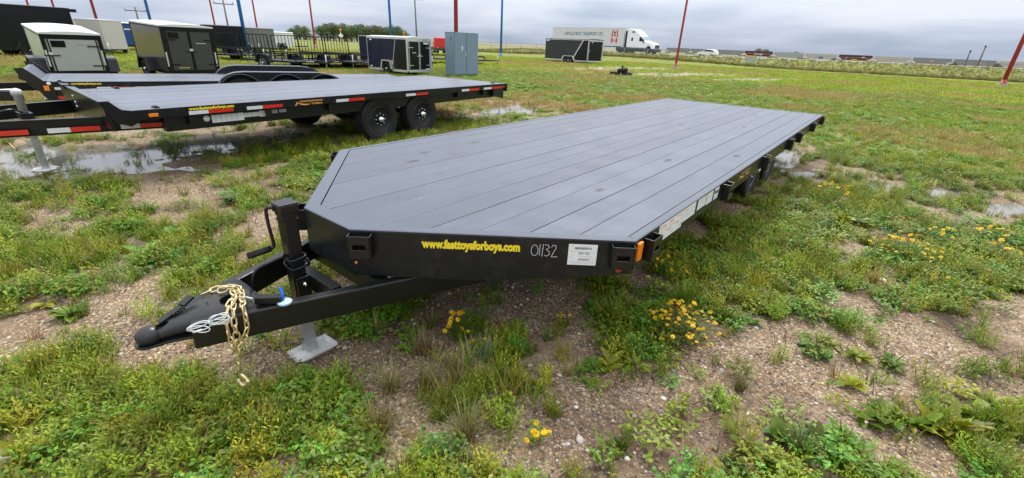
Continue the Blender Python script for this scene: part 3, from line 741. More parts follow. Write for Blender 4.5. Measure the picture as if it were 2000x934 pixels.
m = MB(); m.tube(curve_pts([(.07, -1.02, .604), (.083, -1.015, .598), (.085, -1.015, .575), (.07, -1.02, .56)], 5), .0052, 7); m.build('cable_loop', 'black_gloss', ft)
# breakaway switch and its cable
m = MB(); m.bar((.128, -1.292, .516), (.205, -1.212, .516), .036, .034); m.build('breakaway_switch', 'black_paint', ft, bevel=.004)
m = MB(); m.xf = Matrix.Translation((.212, -1.208, .503)); m.lathe([(.030, -.008), (.032, .0), (.026, .004), (.009, .006)], 16, 'z'); m.build('plug_disc', 'plug_disc', ft)
m = MB(); m.tube(curve_pts([(.208, -1.212, .512), (.200, -1.208, .535), (.188, -1.205, .552), (.182, -1.21, .562)], 4), [.008]*12+[.006], 7); m.build('plug_tab', 'plug_blue', ft)
m = MB(); m.tube(curve_pts([(.02, -1.255, .500), (.018, -1.252, .555), (.016, -1.235, .590), (.012, -1.20, .604), (.0, -1.14, .606), (-.005, -1.085, .612)], 6), .0065, 8); m.build('brake_line', 'black_gloss', ft)
m = MB(); m.tube(curve_pts([(.120, -1.30, .520), (.102, -1.325, .532), (.080, -1.345, .533), (.060, -1.36, .528)], 6), .0042, 7); m.build('switch_lead', 'wire_white', ft)
# stake pockets
def pocket(o, out, along, z1=.735, dep=.052, wid=.112, hgt=.118, parent=ft):
    M = frame3(o, along, (0, 0, 1))          # x along, y up, z outward
    if M.col[2].xyz.dot(Vector(out)) < 0: M = frame3(o, Vector(along)*-1, (0, 0, 1))
    m = MB(); m.xf = M; t = .006; h = wid/2; zt = z1-o[2]; zb = zt-hgt
    m.box(-h, -h+t, zb, zt, .001, dep); m.box(h-t, h, zb, zt, .001, dep)
    a, b_ = zt-.045, zt-.072                  # slot between a and b in the outer plate
    m.box(-h+t, h-t, a, zt, dep-t, dep); m.box(-h+t, h-t, zb, b_, dep-t, dep)
    m.box(-h+t, -.030, b_, a, dep-t, dep); m.box(.030, h-t, b_, a, dep-t, dep)
    m.box(-.032, .032, b_-.004, b_+.002, dep-.001, dep+.004)
    return m.build('stake_pocket', 'black_satin', parent, bevel=.0026)
tch = Vector((1.0805, .862, 0)).normalized(); nch = Vector((tch.y, -tch.x, 0))
def chP(s, z=0, off=0.0, sg=1):
    x, y = chp(s); v = Vector((x, y, z)) + nch*off; return Vector((v.x*sg, v.y, v.z))
for s in (.058, 1.318):
    pocket(chP(s, .70), nch, tch)
    pocket(chP(s, .70, 0, -1), Vector((-nch.x, nch.y, 0)), Vector((-tch.x, tch.y, 0)))
for y in (.155, 1.50, 2.78, 4.04, 4.66, 5.82, 6.80):
    pocket(Vector((1.295, y, .70)), (1, 0, 0), (0, 1, 0)); pocket(Vector((-1.295, y, .70)), (-1, 0, 0), (0, 1, 0))
# lettering, chalk number, sheet
text('web_address', 'www.fasttoysforboys.com', .06, 'decal_yellow', ft, frame3(chP(.347, .672, .0012), tch, (0, 0, 1)), bold=.0034, width=.478)
def ribbon(pts, w, M):
    m = MB(); m.xf = M
    for a, b_ in zip(pts, pts[1:]):
        a, b_ = Vector((*a, 0)), Vector((*b_, 0)); t_ = (b_-a); L2 = t_.length; t_.normalize(); n_ = Vector((-t_.y, t_.x, 0))*w
        a -= t_*w*.6; b_ += t_*w*.6
        m.add([a-n_, b_-n_, b_+n_, a+n_], [(0, 1, 2, 3)])
    return m
CM = frame3(chP(.879, .652, .0012), tch, (0, 0, 1))
def el(cx, cy, rx, ry, a0, a1, n=14): return [(cx+rx*math.cos(a0+(a1-a0)*k/n), cy+ry*math.sin(a0+(a1-a0)*k/n)) for k in range(n+1)]
chalk = [el(.017, .028, .017, .029, .5*PI, 2.55*PI), [(.043, .060), (.041, .002)], [(.058, .062), (.054, -.003)],
         [(.066, .060), (.083, .058), (.088, .047), (.073, .034)], [(.073, .034), (.088, .026), (.090, .010), (.078, -.001), (.066, .003)],
         [(.098, .048), (.106, .060), (.119, .057), (.120, .042), (.109, .020), (.100, -.004)], [(.100, -.004), (.128, -.002)]]
for st in chalk: ribbon(st, .0011, CM).build('chalk_number', 'chalk', ft)
LM = frame3(chP(1.060, .611, .0012), tch, (0, 0, 1))
m = MB(); m.xf = LM; m.box(0, .140, 0, .111, 0, .0008); sh = m.build('paper_label', 'label_white', ft)
LM2 = LM @ Matrix.Translation((0, 0, .0012))
text('label_number', '001132', .017, 'label_ink', sh, LM2 @ Matrix.Translation((.052, .058, 0)), width=.052)
m = MB(); m.xf = LM2
rnd = random.Random(3)
for x0, y0, x1, h in ((.030, .084, .112, .012), (.050, .026, .105, .007)):
    x = x0
    while x < x1:
        w = rnd.choice((.0012, .002, .003)); m.add([(x, y0, 0), (x+w, y0, 0), (x+w, y0+h, 0), (x, y0+h, 0)], [(0, 1, 2, 3)]); x += w+rnd.choice((.0010, .0016))
m.build('label_barcode', 'label_ink', sh)['kind'] = 'stuff'
m = MB(); m.xf = LM2
for y0, x0, x1 in ((.101, .008, .030), (.1015, .055, .10), (.078, .006, .05), (.070, .01, .13), (.047, .05, .12), (.043, .006, .022), (.036, .05, .125), (.019, .006, .13), (.012, .006, .13), (.006, .02, .12), (.052, .006, .03)):
    m.add([(x0, y0, 0), (x1, y0, 0), (x1, y0+.0012, 0), (x0, y0+.0012, 0)], [(0, 1, 2, 3)])
m.build('label_print', 'label_grey', sh)['kind'] = 'stuff'
# lamps at the front right corner
m = MB(); m.box(1.2955, 1.312, .012, .058, .640, .735); m.build('side_marker_lamp', 'amber', ft, bevel=.004)
m = MB(); m.xf = frame3(chP(1.315, .592, .0), tch, (0, 0, 1)); m.lathe([(.016, .0), (.016, .004), (.009, .008)], 14, 'z'); m.build('clearance_lamp', 'lamp_red', ft)
m = MB(); m.xf = frame3(chP(1.25, .575, .001), tch, (0, 0, 1)); m.box(0, .125, -.003, .04, 0, .004); m.build('lamp_plate', 'black_satin', ft, bevel=.001)
m = MB(); m.xf = frame3(chP(.02, .574, .002), tch, (0, 0, 1)); m.lathe([(.008, 0), (.007, .004)], 10, 'z'); m.build('clearance_lamp', 'amber', ft)
# warning decals on the right rail
SR = 1.2965
def decal(y0, y1, z0, z1, material='label_white'):
    m = MB(); m.box(SR, SR+.0008, y0, y1, z0, z1); return m.build('warning_decal', material, ft)
d1 = decal(.285, .640, .642, .744); d2 = decal(.644, .862, .664, .744)
d3 = decal(.905, 1.070, .672, .741, 'decal_green') if False else decal(.905, 1.070, .672, .741); d4 = decal(1.085, 1.215, .664, .741); d5 = decal(1.25, 1.345, .660, .741)
def marks(par, material, rects):
    m = MB()
    for y0, y1, z0, z1 in rects: m.add([(SR+.0014, y0, z0), (SR+.0014, y1, z0), (SR+.0014, y1, z1), (SR+.0014, y0, z1)], [(0, 1, 2, 3)])
    m.build('decal_print', material, par)['kind'] = 'stuff'
marks(d1, 'decal_orange', [(.295, .365, .726, .736), (.42, .49, .726, .736), (.54, .60, .728, .737), (.40, .46, .684, .694), (.53, .59, .688, .698), (.30, .345, .684, .692)])
marks(d1, 'label_grey', [(.375, .385, .712, .732)]+[(.30+.125*i, .30+.125*i+.09, .716-.006*k, .7172-.006*k) for i in range(2) for k in range(4)]+[(.30+.125*i, .39+.125*i, .674-.006*k, .6752-.006*k) for i in range(3) for k in range(4)]+[(.615, .622, .69, .735)])
marks(d2, 'decal_orange', [(.655, .72, .730, .738)]); marks(d2, 'decal_green', [(.735, .82, .730, .738)])
marks(d2, 'label_grey', [(.655, .85, .722-.007*k, .7233-.007*k) for k in range(7)])
marks(d3, 'label_grey', [(.915, 1.06, .73-.009*k, .7315-.009*k) for k in range(6)]); marks(d3, 'decal_green', [(.91, 1.065, .733, .739)])
marks(d4, 'decal_green', [(1.09, 1.21, .730, .739)]); marks(d4, 'label_grey', [(1.095, 1.205, .72-.009*k, .7215-.009*k) for k in range(5)])
marks(d5, 'label_ink', [(1.26, 1.335, .70, .725), (1.26, 1.335, .672, .676)])
def maker_logo(par, M, w, material):
    """worn swoosh-and-lettering transfer"""
    m = MB(); m.xf = M; sw = []; k_ = w/.44
    for i in range(15):
        u = i/14; sw.append(Vector((.02+.20*u, .012+.02*(1-u)**3*1.8-.004*math.sin(PI*u), 0)))
    for i in range(14):
        h0 = .003+.006*math.sin(PI*i/14); h1 = .003+.006*math.sin(PI*(i+1)/14)
        a, b_ = sw[i]*k_, sw[i+1]*k_; m.add([a-Vector((0, h0, 0)), b_-Vector((0, h1, 0)), b_+Vector((0, h1, 0)), a+Vector((0, h0, 0))], [(0, 1, 2, 3)])
    m.add([Vector(p)*k_ for p in ((0, 0, 0), (.018, 0, 0), (.052, .050, 0), (.030, .046, 0))], [(0, 1, 2, 3)])
    rn_ = random.Random(9); x = .075
    while x < .40:
        ww = rn_.uniform(.016, .024)
        for dx in (0, ww*.62):
            m.add([Vector(p)*k_ for p in ((x+dx, .040, 0), (x+dx+.006, .040, 0), (x+dx+.010, .064, 0), (x+dx+.004, .064, 0))], [(0, 1, 2, 3)])
        yy = rn_.choice((.048, .060)); m.add([Vector(p)*k_ for p in ((x, yy-.003, 0), (x+ww*.8, yy-.003, 0), (x+ww*.8, yy+.003, 0), (x, yy+.003, 0))], [(0, 1, 2, 3)])
        x += ww+.006
    o = m.build('maker_transfer', material, par)
    text('transfer_lettering', 'Trailers', .034*k_, material, o, M @ Matrix.Translation((.235*k_, .006*k_, 0)), bold=.001, width=.17*k_, extrude=.0003)
maker_logo(ft, frame3((SR, 1.90, .668), (0, 1, 0), (0, 0, 1)), .37, 'decal_tan')
# wheels, axles, rear corner lamps
for y in (3.80, 4.72):
    for sx in (1, -1): disc_wheel(ft, (1.075*sx, y, .375), .37, .215, sx)
    m = MB(); m.tube([(-.9, y, .375), (.9, y, .375)], .04, 10); m.build('axle', 'black_paint', ft)
for sx in (1, -1):
    m = MB(); m.box(sx*1.262-.035, sx*1.262+.035, 6.958, 7.05, .64, .745); m.build('tail_lamp_box', 'black_satin', ft, bevel=.004)
    m = MB(); x = SR if sx > 0 else -SR-.004; m.box(x, x+.004, 6.62, 6.93, .68, .735); m.build('rear_reflector', 'lamp_red', ft)

# safety chain draped over the coupler, with its hook
link_m = MB(); pts = []
for k in range(20):
    a = 2*PI*k/20; c, d = math.cos(a), math.sin(a)
    pts.append((.0115*c, .0105*(1 if d > 0 else -1)*(abs(d)**.5 if abs(c) > .5 else 1) + (.009*d), 0) if False else (.0115*c, .0120*d+(.0095 if d > 0 else -.0095), 0))
link_m.tube(pts, .0040, 7, closed=True); LINK = link_m.mesh('chain_link', 'zinc_gold')
sc_ = thing('safety_chain', (.165, -1.42, 0), label='gold coloured safety chain draped over the coupler of the foreground trailer, hook hanging', cat='chain')
def lay_chain(ctrl, off=0, pitch=.0345):
    P = curve_pts(ctrl, 24); acc = 0; last = P[0]; n_ = off; nxt = 0
    cum = [0]
    for a, b_ in zip(P, P[1:]): cum.append(cum[-1]+(b_-a).length)
    tot = cum[-1]; k = 0; s = pitch/2
    while s < tot:
        i = max(j for j in range(len(cum)) if cum[j] <= s); i = min(i, len(P)-2)
        u = (s-cum[i])/(cum[i+1]-cum[i]+1e-9); p = P[i].lerp(P[i+1], u); t_ = (P[i+1]-P[i]).normalized()
        q = t_.to_track_quat('Y', 'Z'); roll = (PI/4 if n_ % 2 else -PI/4) + random.uniform(-.35, .35)
        M = Matrix.Translation(p) @ q.to_matrix().to_4x4() @ Matrix.Rotation(roll, 4, 'Y')
        o = bpy.data.objects.new('chain_link', LINK); COL.objects.link(o); o.parent = sc_
        o.matrix_local = Matrix.Translation((-.165, 1.42, 0)) @ M
        s += pitch; n_ += 1
lay_chain([(-.085, -1.43, .515), (-.06, -1.37, .532), (-.02, -1.33, .534), (.03, -1.325, .534), (.085, -1.35, .534), (.135, -1.385, .522), (.168, -1.405, .47), (.172, -1.410, .40), (.170, -1.42, .345)])
lay_chain([(-.03, -1.38, .534), (.01, -1.335, .546), (.06, -1.32, .545), (.12, -1.34, .535), (.175, -1.36, .535), (.192, -1.365, .50), (.192, -1.372, .43), (.182, -1.40, .365), (.175, -1.425, .33), (.172, -1.43, .28), (.172, -1.43, .235)], 1)
lay_chain([(.05, -1.35, .55), (.10, -1.365, .545), (.13, -1.40, .53), (.148, -1.425, .49), (.152, -1.43, .44), (.158, -1.43, .39), (.165, -1.43, .345)], 0)
m = MB(); hp = [(0, 0, .048), (0, 0, .030), (.004, 0, .016), (.016, 0, .004), (.026, 0, -.012), (.024, 0, -.030), (.010, 0, -.040), (-.008, 0, -.038), (-.018, 0, -.024), (-.017, 0, -.012)]
m.xf = Matrix.Translation((.007, -.010, .195)) @ Matrix.Rotation(.5, 4, 'Z') @ Matrix.Scale(1.05, 4)
m.tube(curve_pts(hp, 4), [.006]*8+[.008]*8+[.011]*12+[.009]*6+[.005]*3, 8); m.build('hook', 'zinc_gold', sc_)
m = MB(); m.xf = Matrix.Translation((.0, -.013, .222)) @ Matrix.Rotation(.5, 4, 'Z'); m.bar((-.016, 0, -.004), (-.010, 0, -.040), .007, .004); m.build('hook_latch', 'chrome', sc_)

# white cable coiled and tied against the coupler
cc = thing('cable_coil', (.14, -1.47, .50), label='thin white cable tied in a bow beside the gold chain', cat='cable')
dtc = Vector((.362, .932, 0)); M = frame3((.006, -.012, .0), dtc, (0, 0, 1))
for lobe, (cx, cy, rx, ry, tl) in enumerate([(-.040, -.008, .040, .022, .05), (-.042, .002, .038, .014, .25), (-.038, -.018, .034, .016, -.3), (.036, .010, .036, .020, -.10), (.034, .002, .034, .012, .15), (.037, .016, .033, .018, .3), (.034, -.004, .032, .016, -.2)]):
    m = MB(); pts = []
    for k in range(26):
        a = 2*PI*k/26; x = rx*math.cos(a); y = ry*math.sin(a)*(.55+.45*abs(math.cos(a/2 if cx < 0 else (a+PI)/2)))
        x, y = x*math.cos(tl)-y*math.sin(tl), x*math.sin(tl)+y*math.cos(tl); pts.append(M @ Vector((cx+x, cy+y, .006+.004*math.sin(a+lobe))))
    m.tube(pts, .0021, 6, closed=True); m.build('cable_turn', 'wire_white', cc)
m = MB(); m.tube([M @ Vector(p) for p in ((-.004, .016, .010), (.0, .002, .014), (.003, -.012, .010))], .0032, 6); m.build('cable_tie', 'wire_white', cc)
m = MB(); m.tube([M @ Vector(p) for p in ((-.062, -.022, .012), (-.045, -.020, .014), (-.03, -.019, .012))], .0042, 6); m.build('cable_end', 'label_white', cc)

# ------------------------------------------------------------------ second flatbed (deck over its wheels), parked left of the first
T1 = (-4.02, -.77); TH1 = math.radians(4.19)
fb = thing('flatbed_trailer', (T1[0], T1[1], 0), TH1, 'black deck-over flatbed trailer with red and white side reflectors and two near wheels showing', 'trailer')
SK = .085                                               # the front edge runs slightly askew
def fy1(x): return -SK*x
m = MB()
def ringframe(m, P, ins, z0, z1):
    n = len(P); I2 = offset_poly(P, [ins]*n); W8 = offset_poly(P, [.009]*n)
    R_ = [[(*P[i], z0), (*P[i], z1-.003), (*offs[i], z1), (*I2[i], z1), (*I2[i], z1-.009), (*W8[i], z1-.012), (*W8[i], z0)] for offs in [offset_poly(P, [.003]*n)] for i in range(n)]
    vs = [p for r in R_ for p in r]; k7 = 7; fs = []
    for i in range(n):
        j = (i+1) % n
        for k in range(k7): fs.append((i*k7+k, j*k7+k, j*k7+(k+1) % k7, i*k7+(k+1) % k7))
    m.add(vs, fs)
    for i_ in range(len(m.mi)): m.mi[i_] = 1 if i_ % 7 in (1, 2) else 0  # upper faces get the lighter steel, its sheen held in the colour
    return I2
D1 = [(0, 0), (0, 6.70), (-2.44, 6.70), (-2.44, fy1(-2.44))]
I1 = ringframe(m, D1, .055, .70, .80); m.build('deck_frame', ['deck_steel', 'steel_sky_sheen'], fb)
def planks(par, poly, x0, x1, n, top, material, gap=.007):
    wd = (x1-x0)/n
    for k in range(n):
        a, b_ = x0+wd*k+gap/2, x0+wd*(k+1)-gap/2
        q = clip_poly(clip_poly(poly, 0, b_, True), 0, a, False); c = (a+b_)/2
        tz = top+random.uniform(-.002, .001)
        m = MB(); m.prism([(p[0]-c, p[1], 0) for p in q], (0, 0, tz-.036), (0, 0, tz)); m.build('plank', material, par, bevel=.002, loc=(c, 0, 0))
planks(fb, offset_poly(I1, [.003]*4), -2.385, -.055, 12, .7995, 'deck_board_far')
for x in (-.15, -2.29):
    m = MB(); m.box(x-.05, x+.05, .35, 6.5, .53, .69); m.box(x-.05, x+.055, .35, 6.5, .53, .542); m.build('main_beam', 'black_paint', fb)
for y in (.6, 1.5, 2.4, 5.2, 6.0):
    m = MB(); m.box(-2.40, -.03, y-.03, y+.03, .60, .688); m.build('cross_member', 'black_paint', fb)
m = MB(); m.hexa([(-2.42, 6.30, .50), (-.02, 6.30, .56), (-.02, 6.66, .49), (-2.42, 6.66, .49)], [(-2.42, 6.30, .698), (-.02, 6.30, .698), (-.02, 6.66, .698), (-2.42, 6.66, .698)]); m.build('rear_bumper', 'black_paint', fb)
m = MB(); m.box(-.12, .012, 6.702, 6.76, .64, .795); m.build('tail_lamp_box', 'black_satin', fb, bevel=.004)
# front bulkhead with raised side gussets
sk = Matrix.Shear('XY', 4, (0, 0)) if False else None
m = MB(); m.hexa([(-2.40, fy1(-2.40)-.15, .58), (0, -.15, .62), (0, -.115, .62), (-2.40, fy1(-2.40)-.115, .58)], [(-2.40, fy1(-2.40)-.17, .885), (0, -.17, .885), (0, -.135, .885), (-2.40, fy1(-2.40)-.135, .885)])
bh = m.build('bulkhead', 'black_satin', fb)
m = MB(); m.hexa([(-2.40, fy1(-2.40)-.175, .886), (0, -.175, .886), (0, -.085, .870), (-2.40, fy1(-2.40)-.085, .870)], [(-2.40, fy1(-2.40)-.175, .895), (0, -.175, .895), (0, -.085, .879), (-2.40, fy1(-2.40)-.085, .879)]); m.build('bulkhead_flange', 'steel_sky_sheen', bh)
for x in (.003, -2.43, -1.95):
    f0 = fy1(x); m = MB(); m.prism([(0, f0-.20, .905), (0, f0-.11, .905), (0, f0-.03, .815), (0, f0+.07, .795 if x > -2 else .72), (0, f0+.10, .68), (0, f0+.02, .64), (0, f0-.10, .69)], (x-.012, 0, 0), (x, 0, 0)); m.build('gusset', 'black_satin', bh, bevel=.002)
for z, y in ((.80, -.158), (.73, -.152), (.68, -.15)):
    m = MB(); m.xf = Matrix.Translation((-1.62, fy1(-1.62)+y-.004, z)); m.lathe([(.016, -.012), (.016, 0)], 8, 'y'); m.build('bolt', 'chrome', bh)
# tongue
for pts in (((-.22, .50), (-.60, -.85), (-.98, -2.1)), ((-2.22, .50), (-1.84, -.85), (-1.46, -2.1))):
    a, b_ = Vector((*pts[0], 0)), Vector((*pts[2], 0)); t_ = (b_-a).normalized(); n_ = Vector((t_.y, -t_.x, 0))*.04
    m = MB()
    for z0, z1, k in ((.555, .563, 1.0), (.563, .702, .12), (.702, .710, 1.0)):
        off = n_*(-.88 if pts[0][0] > -1 else .88)*(0 if k == 1.0 else 1)
        m.hexa([a-n_*k-off+Vector((0,0,z0)), a+n_*k-off+Vector((0,0,z0)), b_+n_*k-off+Vector((0,0,z0)), b_-n_*k-off+Vector((0,0,z0))], [a-n_*k-off+Vector((0,0,z1)), a+n_*k-off+Vector((0,0,z1)), b_+n_*k-off+Vector((0,0,z1)), b_-n_*k-off+Vector((0,0,z1))])
    m.build('tongue_rail', 'black_paint', fb)
def tape(par, a, b_, z0, z1, x_off=(0, 0), frac=.42):
    """white-then-red reflective strip between two plan points"""
    a = Vector((*a, 0)); b_ = Vector((*b_, 0)); t_ = (b_-a); L2 = t_.length; M = frame3((a.x, a.y, z0), t_, (0, 0, 1))
    m = MB(); m.xf = M; m.box(0, L2*frac, 0, z1-z0, .0006, .0022); w_ = m.build('reflector_strip', 'reflector_white', par)
    m = MB(); m.xf = M; m.box(L2*frac+.001, L2, 0, z1-z0, .0006, .0020); m.build('red_half', 'reflector_red', w_)
for y0, y1 in ((.57, 1.05), (1.21, 1.67), (2.48, 2.98), (3.83, 4.35), (5.26, 5.79), (5.94, 6.56)): tape(fb, (.001, y0), (.001, y1), .708, .748)
ra, rb = Vector((-.22, .50)), Vector((-.98, -2.1)); rt = (ra-rb).normalized(); rn = Vector((rt.y, -rt.x))*.0425
for y0, y1 in ((-1.05, -.66), (-.53, -.14), (.02, .40)):
    k0 = (y0-rb.y)/rt.y; k1 = (y1-rb.y)/rt.y; p0 = rb+rt*k0+rn; p1 = rb+rt*k1+rn
    tape(fb, p0, p1, .574, .622)
text('web_address', 'www.fasttoysforboys.com', .044, 'decal_yellow', fb, frame3((.0014, .575, .757), (0, 1, 0), (0, 0, 1)), bold=.0022, width=.49)
maker_logo(fb, frame3((.0014, 1.84, .705), (0, 1, 0), (0, 0, 1)), .45, 'decal_orange')
m = MB(); m.box(.001, .016, .19, .275, .722, .756); m.build('side_marker_lamp', 'amber', fb, bevel=.003)
m = MB(); m.box(.001, .012, 6.58, 6.65, .722, .752); m.build('side_marker_lamp', 'lamp_red', fb, bevel=.003)
BX = -.098
for y0, y1, z0, z1 in ((.83, 1.20, .578, .668), (1.203, 1.40, .608, .660), (1.402, 1.475, .596, .672), (1.49, 1.64, .622, .668), (1.665, 1.76, .626, .668)):
    m = MB(); m.box(BX, BX+.0012, y0, y1, z0, z1); d_ = m.build('warning_decal', 'label_white' if y0 < 1.48 else 'label_grey', fb)
    m = MB(); k = 0
    y = y0+.015
    while y < y1-.05:
        for z in np.arange(z0+.012, z1-.008, .014): m.add([(BX+.002, y, z), (BX+.002, y+.045, z), (BX+.002, y+.045, z+.004), (BX+.002, y, z+.004)], [(0, 1, 2, 3)])
        y += .062
    m.build('decal_print', 'label_grey' if y0 < 1.48 else 'label_ink', d_)['kind'] = 'stuff'
m = MB(); m.xf = Matrix.Translation((BX, .775, .635)); m.lathe([(.036, 0), (.036, .002)], 20); m.build('round_sticker', 'label_white', fb)
for y, yy in ((3.31, .36), (4.25, .36)):
    disc_wheel(fb, (-.05, y, .372), .372, .235, 1); disc_wheel(fb, (-2.39, y, .372), .372, .235, -1)
    m = MB(); m.tube([(-2.2, y, .37), (-.24, y, .37)], .045, 10); m.build('axle', 'black_paint', fb)
for x, y in ((-.10, .30), (-2.34, .60), (-.16, 6.45)):
    m = MB(); m.xf = Matrix.Translation((x, y, .7995)); m.box(-.05, .05, -.025, .025, 0, .012); m.box(-.028, .028, -.018, .018, .012, .022); m.build('tie_down', 'black_satin', fb, bevel=.003)
j1 = MB(); j1.xf = Matrix.Translation((-1.22, -.55, 0)); j1.lathe([(.036, .42), (.036, .88), (.046, .88), (.046, .925), (.04, .935), (.012, .95)], 14, 'z'); j1 = j1.build('jack', 'galvanised_pale', fb)
m = MB(); m.box(-1.25, -1.19, -.58, -.52, .08, .43); m.build('jack_leg', 'galvanised', j1)
m = MB(); m.xf = Matrix.Translation((-1.22, -.55, 0)); m.lathe([(.12, .058), (.125, .075), (.12, .08), (.04, .082)], 8, 'z', False); m.build('jack_foot', 'galvanised_pale', j1)
m = MB(); m.tube([(-1.22, -.55, .935), (-1.30, -.78, .93), (-1.36, -.95, .92)], .011, 7); m.build('crank_arm', 'galvanised', j1)
m = MB(); m.box(-1.34, -1.10, -.60, -.50, .64, .70); m.build('jack_bracket', 'black_paint', fb)
m = MB(); m.tube(curve_pts([(-1.10, -.58, .715), (-1.03, -.66, .76), (-.96, -.80, .74), (-.94, -.95, .72)], 6), .010, 7); m.build('brake_line', 'black_gloss', fb)
m = MB(); m.tube(curve_pts([(-.98, -.93, .72), (-.97, -.86, .745), (-.95, -.80, .74)], 5), .014, 7); m.build('plug_tab', 'plug_blue', fb)
m = MB(); m.tube(curve_pts([(-.60, -.83, .555), (-.60, -.82, .50), (-.585, -.81, .47), (-.57, -.80, .445), (-.59, -.79, .42), (-.62, -.80, .435)], 5), .009, 7); m.build('tongue_hook', 'zinc_gold', fb)

# ------------------------------------------------------------------ car hauler with triple wheel fenders behind it
T2 = (-9.62, -.77); TH2 = math.radians(-18)
ch = thing('car_hauler_trailer', (T2[0], T2[1], 0), TH2, 'black low deck trailer with scalloped three-wheel fenders behind the deck-over flatbed', 'trailer')
D2 = [(0, 0), (0, 6.9), (-2.0, 6.9), (-2.0, -.30)]
m = MB(); I2 = ringframe(m, D2, .06, .50, .65); m.build('deck_frame', ['deck_steel', 'steel_sky_sheen'], ch)
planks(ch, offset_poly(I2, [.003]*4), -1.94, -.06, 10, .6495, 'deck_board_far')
for x in (-.07, -1.93):
    m = MB(); m.box(x-.05, x+.05, -.02, 6.8, .33, .495); m.build('main_beam', 'black_paint', ch)
for pts in (((-.04, .6), (-.06, -.3), (-.52, -2.0)), ((-1.96, .6), (-1.94, -.3), (-1.48, -2.0))):
    for a, b_ in ((pts[1], pts[2]),):
        m = MB(); m.bar((*a, .41), (*b_, .41), .06, .16); m.build('tongue_rail', 'black_paint', ch)
PL = [(-.27, .87), (-.15, .885), (-.05, .78), (.05, .665), (.16, .655), (.16, .34), (.02, .36), (-.05, .50), (-.12, .56), (-.17, .66), (-.25, .70), (-.235, .77)]
for x, dy in ((.008, 0), (-2.0, -.30)):
    m = MB(); m.prism([(0, y+dy, z) for y, z in PL], (x-.012, 0, 0), (x, 0, 0)); m.build('gusset', 'black_satin', ch, bevel=.002)
m = MB(); m.hexa([(-1.98, -.33, .62), (-.01, -.03, .62), (-.01, .02, .62), (-1.98, -.28, .62)], [(-1.98, -.50, .83), (-.01, -.20, .83), (-.01, -.14, .83), (-1.98, -.44, .83)]); m.build('bulkhead', 'steel_sky_sheen', ch)
for y0, y1 in ((.16, .40), (.74, 1.22), (1.30, 1.8)): tape(ch, (.0005, y0), (.0005, y1), .512, .555)
tape(ch, (-.0195, -.02), (-.0195, .40), .352, .40)
text('web_address', 'www.fasttoysforboys.com', .05, 'decal_yellow', ch, frame3((.0014, .40, .598), (0, 1, 0), (0, 0, 1)), bold=.0022, width=.42)
m = MB(); m.box(.009, .024, .03, .10, .50, .585); m.build('side_marker_lamp', 'amber', ch, bevel=.003)
m = MB(); m.xf = Matrix.Translation((.009, .11, .62)); m.lathe([(.030, 0), (.030, .002)], 18); m.build('round_sticker', 'label_white', ch)
for y in (.24, .3): 
    m = MB(); m.xf = Matrix.Translation((.002, y, .622 if y < .27 else .38)); m.lathe([(.012, 0), (.012, .02)], 8); m.build('bolt', 'chrome', ch)
m = MB(); m.xf = Matrix.Translation((-.10, .24, .6495)); m.box(-.05, .05, -.025, .025, 0, .012); m.box(-.028, .028, -.018, .018, .012, .022); m.build('tie_down', 'black_satin', ch, bevel=.003)
WY = (3.07, 3.93, 4.72)
def ftop(y):
    return float(np.interp(y, [2.60, 2.66, 2.74, 2.84, 2.98, 3.15, 4.60, 4.82, 4.98, 5.12, 5.2], [.50, .62, .715, .785, .83, .845, .835, .805, .745, .64, .52]))
for x0, x1, sgn in ((.0, .27, 1), (-2.0, -2.27, -1)):
    ys = np.linspace(2.60, 5.2, 53)
    m = MB(); vs = []
    for y in ys: vs += [(x0, y, ftop(y)), (x1, y, ftop(y)), (x1, y, ftop(y)-.012), (x0, y, ftop(y)-.012)]
    fs = [(4*i+k, 4*i+(k+1) % 4, 4*i+4+(k+1) % 4, 4*i+4+k) for i in range(52) for k in range(4)]
    m.add(vs, fs, False); fe = m.build('fender', 'steel_sky_sheen', ch)
    m = MB(); vs = []
    def fbot(y):
        z = .655
        for w in WY:
            if abs(y-w) < .43: z = max(z, .37+math.sqrt(max(0, .43**2-(y-w)**2)))
        if y < 2.66 or y > 5.14: z = .50
        return min(z, ftop(y)-.022)
    ys2 = np.linspace(2.62, 5.18, 103); xx = x1-.006*sgn
    for y in ys2: vs += [(xx, y, ftop(y)-.005), (xx, y, fbot(y)), (xx-.010*sgn, y, fbot(y)), (xx-.010*sgn, y, ftop(y)-.005)]
    fs = [(4*i+k, 4*i+(k+1) % 4, 4*i+4+(k+1) % 4, 4*i+4+k) for i in range(102) for k in range(4)]
    m.add(vs, fs, False); m.build('fender_skirt', 'black_satin', fe)
    m = MB(); m.tube([(xx+.004*sgn, y, fbot(y)) for y in ys2], .008, 6); m.build('fender_edge', 'steel_sky_sheen', fe)
    m = MB(); vs = []; xw = x0+.008*sgn
    for y in ys: vs += [(xw, y, ftop(y)-.013), (xw, y, min(.60, ftop(y)-.02)), (xw+.008*sgn, y, min(.60, ftop(y)-.02)), (xw+.008*sgn, y, ftop(y)-.013)]
    m.add(vs, [(4*i+k, 4*i+(k+1) % 4, 4*i+4+(k+1) % 4, 4*i+4+k) for i in range(52) for k in range(4)], False); m.build('fender_wall', 'black_satin', fe)
    for y in WY: disc_wheel(ch, (x1-.035*sgn, y, .365), .365, .215, sgn, n=24)
for y in (.6, 1.8, 3.0, 4.2, 5.4, 6.4):
    m = MB(); m.box(-1.93, -.07, y-.03, y+.03, .50, .61); m.build('cross_member', 'black_paint', ch)

